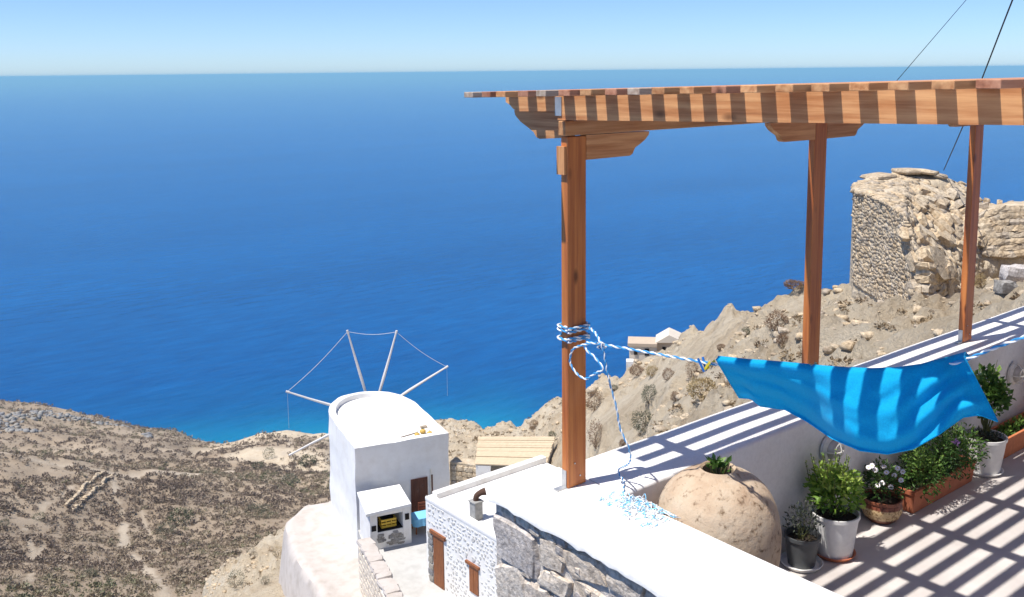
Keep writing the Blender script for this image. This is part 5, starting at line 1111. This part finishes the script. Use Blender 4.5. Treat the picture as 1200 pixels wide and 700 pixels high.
# capping slabs on the crest
for u0, u1, dz, h_ in ((0.95, 2.0, 0.07, 0.06), (2.55, 3.6, 0.13, 0.07), (3.55, 4.5, 0.14, 0.06), (4.3, 4.95, 0.06, 0.06)):
    p, q_ = bil(np.array([u0]), np.array([3.95]))[0], bil(np.array([u1]), np.array([3.95]))[0]; d_ = q_ - p; L = np.linalg.norm(d_); d_ /= L; bk = np.array([-d_[1], d_[0], 0]); bk /= np.linalg.norm(bk); kst += 1
    Q, F = rock((p + q_) / 2 + np.array([0, 0, dz]), (L / 2, 0.36, h_), [d_, bk, np.cross(d_, bk)], 3900 + kst, 0.10, 3); mb = MB(); mb.add(Q, F); mb.build('slab_stone', MT['ruin'], ru)
for u_, w_ in ((6.6, 4.0), (7.0, 4.0), (7.35, 4.0), (7.9, 4.0), (8.4, 4.0), (8.9, 4.0), (5.9, 4.0), (6.2, 3.9)): put_stone(u_ + r_.uniform(-.2, .2), w_, r_.uniform(.05, .15), r_.uniform(.04, .09), r_.uniform(.04, .08), tilt=1.5)
# the many small stones of the tall left face and rubble slope, too small to pick apart
TPL = [rock((0, 0, 0), (1, 1, 1), list(np.eye(3)), 5000 + k_, 0.26, 1) for k_ in range(6)]
TPL = [(np.asarray(a), np.array(b_)) for a, b_ in TPL]
def scatter(P, S, EX, EY, EZ, seed):
    """joined copies of rock templates: positions P[n,3], half sizes S[n,3], axes"""
    r2 = np.random.default_rng(seed); tv, tf, tt = [], [], []; base_ = 0; pick = r2.integers(0, len(TPL), len(P))
    for k_ in range(len(TPL)):
        sel = np.nonzero(pick == k_)[0]
        if not len(sel): continue
        A_, F_ = TPL[k_]; Q = P[sel][:, None] + A_[None, :, 0:1] * S[sel][:, None, 0:1] * EX[sel][:, None] + A_[None, :, 1:2] * S[sel][:, None, 1:2] * EY[sel][:, None] + A_[None, :, 2:3] * S[sel][:, None, 2:3] * EZ[sel][:, None]
        nvv_ = A_.shape[0]; tv.append(Q.reshape(-1, 3)); tf.append((F_[None] + (np.arange(len(sel)) * nvv_)[:, None, None]).reshape(-1, F_.shape[1]) + base_); tt.append(np.repeat(r2.random(len(sel)), nvv_)); base_ += len(sel) * nvv_
    return np.concatenate(tv), np.concatenate(tf), np.concatenate(tt)
PA, SA_2, X_, Y_, Z_ = [], [], [], [], []
def field(n, u0, u1, w0, w1, smin, smax, tilt):
    for q in range(n):
        u_, w_ = r_.uniform(u0, u1), r_.uniform(w0, w1); a, b_, nn_ = nrm_at(u_, w_); p = bil(np.array([u_]), np.array([w_]))[0]; an = r_.normal(0, tilt); s_ = r_.uniform(smin, smax)
        PA.append(p + nn_ * s_ * .05); SA_2.append((s_ * r_.uniform(.8, 1.6), s_ * r_.uniform(.45, .8), s_ * .5)); X_.append(math.cos(an) * a + math.sin(an) * b_); Y_.append(-math.sin(an) * a + math.cos(an) * b_); Z_.append(nn_)
field(3600, 0.02, 4.0, 0.75, 2.0, 0.025, 0.072, 0.35); field(900, 0.2, 6.8, 2.0, 4.0, 0.05, 0.13, 1.2); field(220, 4.0, 7.0, 0.8, 2.0, 0.05, 0.12, 0.8)
V, F, T = scatter(np.array(PA), np.array(SA_2), np.array(X_), np.array(Y_), np.array(Z_), 3)
np_obj('small_stones', V, F, [MT['ruin']], ru, attrs={'tint': T}, kind='stuff')

# ------------------------------------------------------------------ far house on the slope
fh = thing('far_house', 'cream house with flat and gabled parts half hidden behind the slope', 'house', atr(765, 432, 95))
def fbx(x0, x1, y0, y1, r0, dep, mat, name, par=None):
    A_, B_ = atr(x0, y1, r0), atr(x1, y1, r0); d_ = (B_ - A_); d_[2] = 0; L = np.linalg.norm(d_); d_ /= L; bk = np.array([-d_[1], d_[0], 0]); bk = bk if bk @ _fw > 0 else -bk; zt_ = atr((x0 + x1) / 2, y0, r0)[2]; zb = atr((x0 + x1) / 2, y1, r0)[2]
    c_ = (A_ + B_) / 2 + bk * dep / 2; mb = MB(); mb.box((c_[0], c_[1], (zt_ + zb) / 2), (L / 2, dep / 2, (zt_ - zb) / 2), d_, bk); return mb.build(name, mat, par or fh), d_, bk
w1_, d_, bk = fbx(737, 769, 406, 470, 95, 2.2, MT['cream'], 'wall'); fbx(735.5, 770, 403, 406.5, 94.8, 2.6, MT['ochre'], 'roof', w1_)
fbx(755.5, 760.5, 409, 417, 94.9, 0.12, MT['dark'], 'window', w1_); fbx(743, 747, 410, 416, 94.9, 0.12, MT['dark'], 'window', w1_)
fbx(733.5, 742, 424, 470, 93.8, 1.0, MT['white_old'], 'porch')
w2_, d_, bk = fbx(769, 803, 402, 470, 95.5, 2.6, MT['ochre'], 'wall')
A_ = atr(768, 402, 95.2); B_ = atr(804, 402, 95.2); mid = atr(784, 393, 95.2); mb = MB(); mb.prism([A_, B_, mid], bk * 3.0); mb.build('gable_roof', MT['cream'], w2_)
fbx(776, 780, 407, 414, 95.4, 0.12, MT['dark'], 'window', w2_)

# ------------------------------------------------------------------ shrubs
TW = {}
MT['sh_brown'] = mat_leaf('dry_brown_shrub', [(0, (0.13, 0.075, 0.045)), (0.6, (0.25, 0.155, 0.095)), (1, (0.34, 0.24, 0.15))], 0.1)
MT['sh_green'] = mat_leaf('grey_green_shrub', [(0, (0.06, 0.065, 0.04)), (0.6, (0.13, 0.135, 0.085)), (1, (0.21, 0.20, 0.135))], 0.1)
MT['sh_straw'] = mat_leaf('straw_tuft', [(0, (0.26, 0.19, 0.09)), (1, (0.48, 0.37, 0.20))], 0.1)
MT['sh_dark'] = mat_leaf('dark_evergreen_shrub', [(0, (0.025, 0.04, 0.015)), (1, (0.08, 0.10, 0.035))], 0.1)
def shrub(px_, py_, wpx, hpx, mk, label, n=1300, rmin=9):
    p = hit(px_, py_ + hpx * 0.45, rmin); d = math.hypot(p[0] - CAM[0], p[1] - CAM[1]) / math.cos(math.radians(14)); rx = wpx / FPX * d / 2; rz = hpx / FPX * d / 2
    s_ = thing('shrub', label, 'shrub', p, 'wild shrubs on the slopes'); sd_ = int(px_ * 7 + py_)
    foliage('foliage', p + np.array([0, 0, rz * 0.85]), (rx * 1.05, rx * 1.05, rz * 1.1), n, max(0.012, rx * 0.075), MT[mk], s_, sd_, -0.8, 0.42, 0.4, 0.55)
    stems(p + np.array([0, 0, rz * 0.7]), (rx, rx, rz), 8, MT['twig'], s_, sd_ + 1, max(0.012, rx * 0.02))
for a in (
 (911, 380, 27, 24, 'sh_brown', 'round brown shrub beside the middle pergola post'), (917, 400, 15, 14, 'sh_brown', 'small dark brown shrub just below the round brown one'),
 (761, 462, 19, 22, 'sh_green', 'upright grey-green shrub on the slope above the broad one'), (754, 494, 26, 26, 'sh_green', 'broad grey-green shrub on the slope above the parapet'),
 (811, 433, 14, 24, 'sh_brown', 'tall narrow brown shrub behind the blue clothespin'), (824, 456, 36, 26, 'sh_straw', 'wide straw-coloured tuft left of the towel corner'),
 (791, 466, 11, 14, 'sh_brown', 'little reddish brown shrub beside the straw-coloured tuft'), (697, 470, 20, 26, 'sh_brown', 'brown shrub right behind the corner post above the grey one'),
 (699, 512, 20, 34, 'sh_brown', 'tall grey-brown shrub hugging the foot of the corner post'), (626, 498, 12, 12, 'sh_brown', 'small brown shrub on the slope left of the corner post'),
 (647, 510, 9, 9, 'sh_dark', 'tiny dark green shrub left of the corner post'), (746, 434, 18, 12, 'sh_brown', 'low brown shrub just below the far house porch'),
 (764, 436, 16, 13, 'sh_straw', 'pale tuft below the far house wall'), (783, 439, 14, 14, 'sh_brown', 'brown shrub downhill of the gabled far house'),
 (873, 358, 20, 9, 'sh_brown', 'flat brown shrub on the ridge line left of the middle post'), (900, 346, 18, 10, 'sh_brown', 'flat brown shrub on the ridge line touching the middle post'),
 (931, 336, 22, 10, 'sh_brown', 'brown shrub on the ridge line behind the middle post'), (874, 391, 10, 10, 'sh_green', 'small grey shrub in the middle of the bare slope'),
 (1157, 310, 22, 24, 'sh_dark', 'dark bush at the foot of the ruin wall'), (1148, 330, 12, 16, 'sh_straw', 'yellowish tuft under the dark bush by the ruin'), (830, 365, 10, 9, 'sh_straw', 'pale tuft on the ridge line above the towel'),
 (1142, 392 - 6, 8, 8, 'sh_brown', 'small dry tuft behind the parapet at the third post'), (845, 408, 10, 8, 'sh_brown', 'small brown shrub uphill of the clothespins'), (666, 485, 12, 12, 'sh_brown', 'small brown shrub half behind the corner post'),
 (720, 455, 9, 8, 'sh_green', 'tiny grey shrub below the rope knot'), (730, 520, 9, 9, 'sh_brown', 'tiny brown shrub above the rope tail on the parapet')): shrub(*a)
for a in (
 (294, 645, 9, 18, 'sh_green', 'long grey-green shrub on the pale slope under the ledge'), (277, 679, 20, 22, 'sh_green', 'green shrub low on the pale slope under the ledge'), (326, 647, 13, 14, 'sh_straw', 'orange dry tuft against the ledge foot'),
 (343, 684, 13, 16, 'sh_brown', 'brown shrub close under the plastered ledge'), (311, 680, 11, 10, 'sh_green', 'small grey shrub between two larger ones on the pale slope'), (318, 643, 6, 6, 'sh_brown', 'tiny brown shrub beside the orange tuft')): shrub(*a, n=500, rmin=25)
for a in (
 (212, 605, 30, 16, 'sh_dark', 'largest dark green bush in the valley'), (46, 606, 13, 9, 'sh_dark', 'dark green bush left of the field walls'), (5, 614, 12, 9, 'sh_dark', 'dark bush on the far slope left of the field walls'), (300, 597, 22, 11, 'sh_green', 'grey-green bush below the dirt road end'),
 (195, 620, 22, 10, 'sh_green', 'flat olive bush beside the largest dark bush'), (302, 546, 14, 10, 'sh_dark', 'dark bush beyond the dirt road end'), (315, 531, 14, 13, 'sh_dark', 'dark bush on the rounded hill beyond the valley'), (361, 540, 22, 12, 'sh_dark', 'dark bush behind the lowest sail pole'),
 (339, 561, 20, 7, 'sh_green', 'flat olive bush under the lowest sail pole'), (105, 672, 16, 8, 'sh_green', 'olive bush far down the valley path'), (189, 632, 12, 9, 'sh_green', 'small olive bush below the flat olive one'), (311, 602, 14, 12, 'sh_dark', 'dark bush touching the grey-green one below the road')): shrub(*a, n=500, rmin=130)
# terraced field walls in the valley
for lab, pa_, pb_ in (('upper dry stone field wall in the valley', (78, 595), (120, 556)), ('lower dry stone field wall in the valley', (86, 600), (131, 560))):
    A_, B_ = hit(*pa_, rmin=130), hit(*pb_, rmin=130); fw_ = thing('field_wall', lab, 'wall', (A_ + B_) / 2, 'dry stone field walls'); nseg = 64; d_ = (B_ - A_) / nseg; dd2 = d_.copy(); dd2[2] = 0; L = np.linalg.norm(dd2); dd2 /= L; bk = np.array([-dd2[1], dd2[0], 0])
    for k_ in range(nseg):
        p = A_ + d_ * (k_ + .5); p[2] = float(tz(p[0], p[1])) + 0.25; p[:2] += r_.normal(0, .12, 2); Q, F = rock(p, (L * r_.uniform(.45, .7), 0.4, r_.uniform(.3, .75)), [dd2, bk, np.array([0, 0, 1.])], 7000 + k_, 0.22, 1); mb = MB(); mb.add(Q, F); mb.build('boulder', MT['ruin'], fw_)

# scrub that covers the valley: small clumps, thousands, one mass
r_ = np.random.default_rng(61)
def clump_tpl(seed, n=24):
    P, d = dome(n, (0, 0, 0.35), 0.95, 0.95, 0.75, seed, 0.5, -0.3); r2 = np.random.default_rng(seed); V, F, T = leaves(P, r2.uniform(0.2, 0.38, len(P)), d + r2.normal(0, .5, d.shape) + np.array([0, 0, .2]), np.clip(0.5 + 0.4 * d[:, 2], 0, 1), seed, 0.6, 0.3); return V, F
CT = [clump_tpl(900 + k_) for k_ in range(7)]
def scatter_clumps(name, X, Y, S, tint, mat, seed):
    Z = tz(X, Y); P = np.stack([X, Y, Z - S * 0.1], -1); r2 = np.random.default_rng(seed); pick = r2.integers(0, len(CT), len(X)); tv, tf, tt = [], [], []; b0 = 0
    for k_ in range(len(CT)):
        sel = np.nonzero(pick == k_)[0]; A_, F_ = CT[k_]; an = r2.uniform(0, 6.28, len(sel)); ca_, sa_ = np.cos(an)[:, None], np.sin(an)[:, None]
        Q = np.stack([A_[None, :, 0] * ca_ - A_[None, :, 1] * sa_, A_[None, :, 0] * sa_ + A_[None, :, 1] * ca_, np.broadcast_to(A_[None, :, 2], (len(sel), len(A_)))], -1) * S[sel][:, None, None] + P[sel][:, None]
        tv.append(Q.reshape(-1, 3)); tf.append((F_[None] + (np.arange(len(sel)) * len(A_))[:, None, None]).reshape(-1, 3) + b0); tt.append(np.repeat(tint[sel], len(A_))); b0 += len(sel) * len(A_)
    return np_obj(name, np.concatenate(tv), np.concatenate(tf), [mat], attrs={'tint': np.concatenate(tt)}, kind='stuff')
MT['scrub'] = mat_leaf('garrigue_scrub', [(0, (0.14, 0.10, 0.075)), (0.3, (0.24, 0.18, 0.135)), (0.55, (0.33, 0.26, 0.18)), (0.8, (0.21, 0.195, 0.11)), (1, (0.11, 0.125, 0.055))], 0.2)
NB = 30000; az = r_.uniform(azim(-60), azim(480), NB); rr = np.where(r_.random(NB) < 0.6, r_.uniform(150, 400, NB), np.sqrt(r_.uniform(150 ** 2, 640 ** 2, NB))); X = CAM[0] + rr * np.cos(ALPHA - az); Y = CAM[1] + rr * np.sin(ALPHA - az)
pm_ = fbm(np.stack([X, Y, X * 0], -1), 22, 3, 71); fi = np.interp(az, AZ, np.arange(na)).astype(int); fj = np.interp(np.log(rr), np.log(RG), np.arange(nr)).astype(int)
keep = (pm_ + r_.normal(0, 0.35, len(X)) > -0.45 + 0.9 * pale[fi, fj]) & (path[fi, fj] < 0.15) & (tz(X, Y) > SEA_Z + 3)
X, Y, rr = X[keep], Y[keep], rr[keep]; S = (0.22 + 0.95 * r_.random(len(X)) ** 2.5) * (0.75 + rr / 900); ti = np.clip(0.38 + 0.30 * fbm(np.stack([X, Y, X * 0], -1), 30, 2, 75) + r_.normal(0, .16, len(X)), 0, 1)
scatter_clumps('valley_scrub', X, Y, S, ti, MT['scrub'], 5)
# dry tufts on the near slopes
az = r_.uniform(azim(215), azim(1230), 9000); rr = np.sqrt(r_.uniform(11 ** 2, 92 ** 2, 9000)); X = CAM[0] + rr * np.cos(ALPHA - az); Y = CAM[1] + rr * np.sin(ALPHA - az)
pm_ = fbm(np.stack([X, Y, X * 0], -1), 5, 3, 81); inb = (X > 10) & (X < 28) & (Y > 17) & (Y < 41) & ~((X > 24.5) & (Y > 34)); terr = (X > -1) & (X < 11) & (Y < 1.2)
keep = (pm_ + r_.normal(0, .35, len(X)) > 0.18) & ~inb & ~terr; X, Y = X[keep], Y[keep]; S = r_.uniform(0.05, 0.17, len(X)) + 0.15 * (r_.random(len(X)) > .97)
scatter_clumps('dry_tufts', X, Y, S, r_.uniform(0.1, 0.62, len(X)), mat_leaf('dry_tuft', [(0, (0.16, 0.11, 0.07)), (0.5, (0.30, 0.22, 0.13)), (1, (0.40, 0.32, 0.20))], 0.1), 7)
# loose stones on the near slopes
az = r_.uniform(azim(215), azim(1230), 22000); rr = np.sqrt(r_.uniform(11 ** 2, 85 ** 2, 22000)); X = CAM[0] + rr * np.cos(ALPHA - az); Y = CAM[1] + rr * np.sin(ALPHA - az)
inb = (X > 10) & (X < 28) & (Y > 17) & (Y < 41) & ~((X > 24.5) & (Y > 34)); terr = (X > -1) & (X < 11) & (Y < 1.2); pm_ = fbm(np.stack([X, Y, X * 0], -1), 7, 3, 91)
keep = ~inb & ~terr & (pm_ + r_.normal(0, .35, len(X)) > 0.05); X, Y = X[keep], Y[keep]; S = 0.022 + 0.09 * r_.random(len(X)) ** 3 + 0.22 * (r_.random(len(X)) > 0.996) * r_.random(len(X))
an = r_.uniform(0, 6.28, len(X)); EX_ = np.stack([np.cos(an), np.sin(an), an * 0], -1); EY_ = np.stack([-np.sin(an), np.cos(an), an * 0], -1); EZ_ = np.tile([0, 0, 1.], (len(X), 1))
V, F, T = scatter(np.stack([X, Y, tz(X, Y) + S * .15], -1), np.stack([S * 1.3, S, S * .7], -1), EX_, EY_, EZ_, 9); np_obj('loose_stones', V, F, [MT['ruin']], attrs={'tint': T}, kind='stuff')
# grey outcrops on the far hill
az = r_.uniform(azim(-40), azim(170), 1500); rr = r_.uniform(440, 570, 1500); X = CAM[0] + rr * np.cos(ALPHA - az); Y = CAM[1] + rr * np.sin(ALPHA - az); pm_ = fbm(np.stack([X, Y, X * 0], -1), 60, 3, 95); keep = pm_ > 0.25; X, Y = X[keep], Y[keep]; S = r_.uniform(0.3, 1.1, len(X)); an = r_.uniform(0, 6.28, len(X))
EX_ = np.stack([np.cos(an), np.sin(an), an * 0], -1); EY_ = np.stack([-np.sin(an), np.cos(an), an * 0], -1); EZ_ = np.tile([0, 0, 1.], (len(X), 1))
V, F, T = scatter(np.stack([X, Y, tz(X, Y)], -1), np.stack([S * 1.5, S, S * .8], -1), EX_, EY_, EZ_, 11); np_obj('far_outcrops', V, F, [MT['stone_grey']], attrs={'tint': T}, kind='stuff')
# named boulders by the ruin and on the slope
for i, (px_, py_, wpx, lab, mk) in enumerate(((1012, 332, 11, 'round tan boulder at the foot of the ruin', 'ruin'), (978, 322, 10, 'pale pointed rock on the ridge left of the ruin', 'ruin'), (1190, 327, 26, 'bright white rock slab right of the third post', 'stone'), (1178, 338, 18, 'grey leaning rock beside the white slab', 'stone_grey'), (1040, 348, 12, 'flat tan stone lying below the ruin face', 'ruin'), (516, 481, 15, 'grey sea-side rock just right of the mill top', 'stone'), (690, 452, 10, 'jagged rock on the ridge beside the corner post', 'ruin'))):
    p = hit(px_, py_ + 2, 10); d = np.linalg.norm(p - CAM); s_ = wpx / FPX * d / 2; Q, F = rock(p + np.array([0, 0, s_ * .4]), (s_, s_ * .8, s_ * .7), [_rt, _fw, _up], 8000 + i, 0.22, 3); mb = MB(); mb.add(Q, F); tag(mb.build('boulder', MT[mk], loc=p), lab, 'rock')

# ------------------------------------------------------------------ cables
mb = MB(); A_ = atr(1106, 199.5, 30.9); B_ = atr(1189, -6, 17.0); C_ = atr(1215, -70, 14.0)
mb.tube(smooth_path(np.array([A_, (A_ + B_) / 2 - np.array([0, 0, 0.10]), B_, C_]), 24), 0.013, 5); tag(mb.build('power_cable', MT['cable'], loc=A_), 'thick black cable rising from the ruin top', 'cable')
A_ = np.array([7.0, -2.6, 2.27]); B_ = atr(1134, -2, 13.5); A_ = atr(1049, 97, 11.2); C_ = atr(1200, -75, 15.5)
mb = MB(); mb.tube([A_ - (B_ - A_) * 0.06, (A_ + B_) / 2, B_, C_], 0.0045, 4); tag(mb.build('guy_wire', MT['cable'], loc=A_), 'hair-thin wire rising into the sky from the pergola roof', 'wire')
# ------------------------------------------------------------------ haze
mb = MB(); mb.box((0, 0, (12 - 251.5) / 2), (95000, 95000, (12 + 251.5) / 2))
hm = bpy.data.materials.new('sea_haze'); hm.use_nodes = True; ht = hm.node_tree; ht.nodes.clear()
ho = ht.nodes.new('ShaderNodeOutputMaterial'); hv = ht.nodes.new('ShaderNodeVolumePrincipled')
hv.inputs['Color'].default_value = (0.38, 0.76, 1.0, 1); hv.inputs['Density'].default_value = 8.0e-5; hv.inputs['Anisotropy'].default_value = 0.0
ht.links.new(hv.outputs[0], ho.inputs['Volume'])
hz = mb.build('haze', hm, kind='stuff')
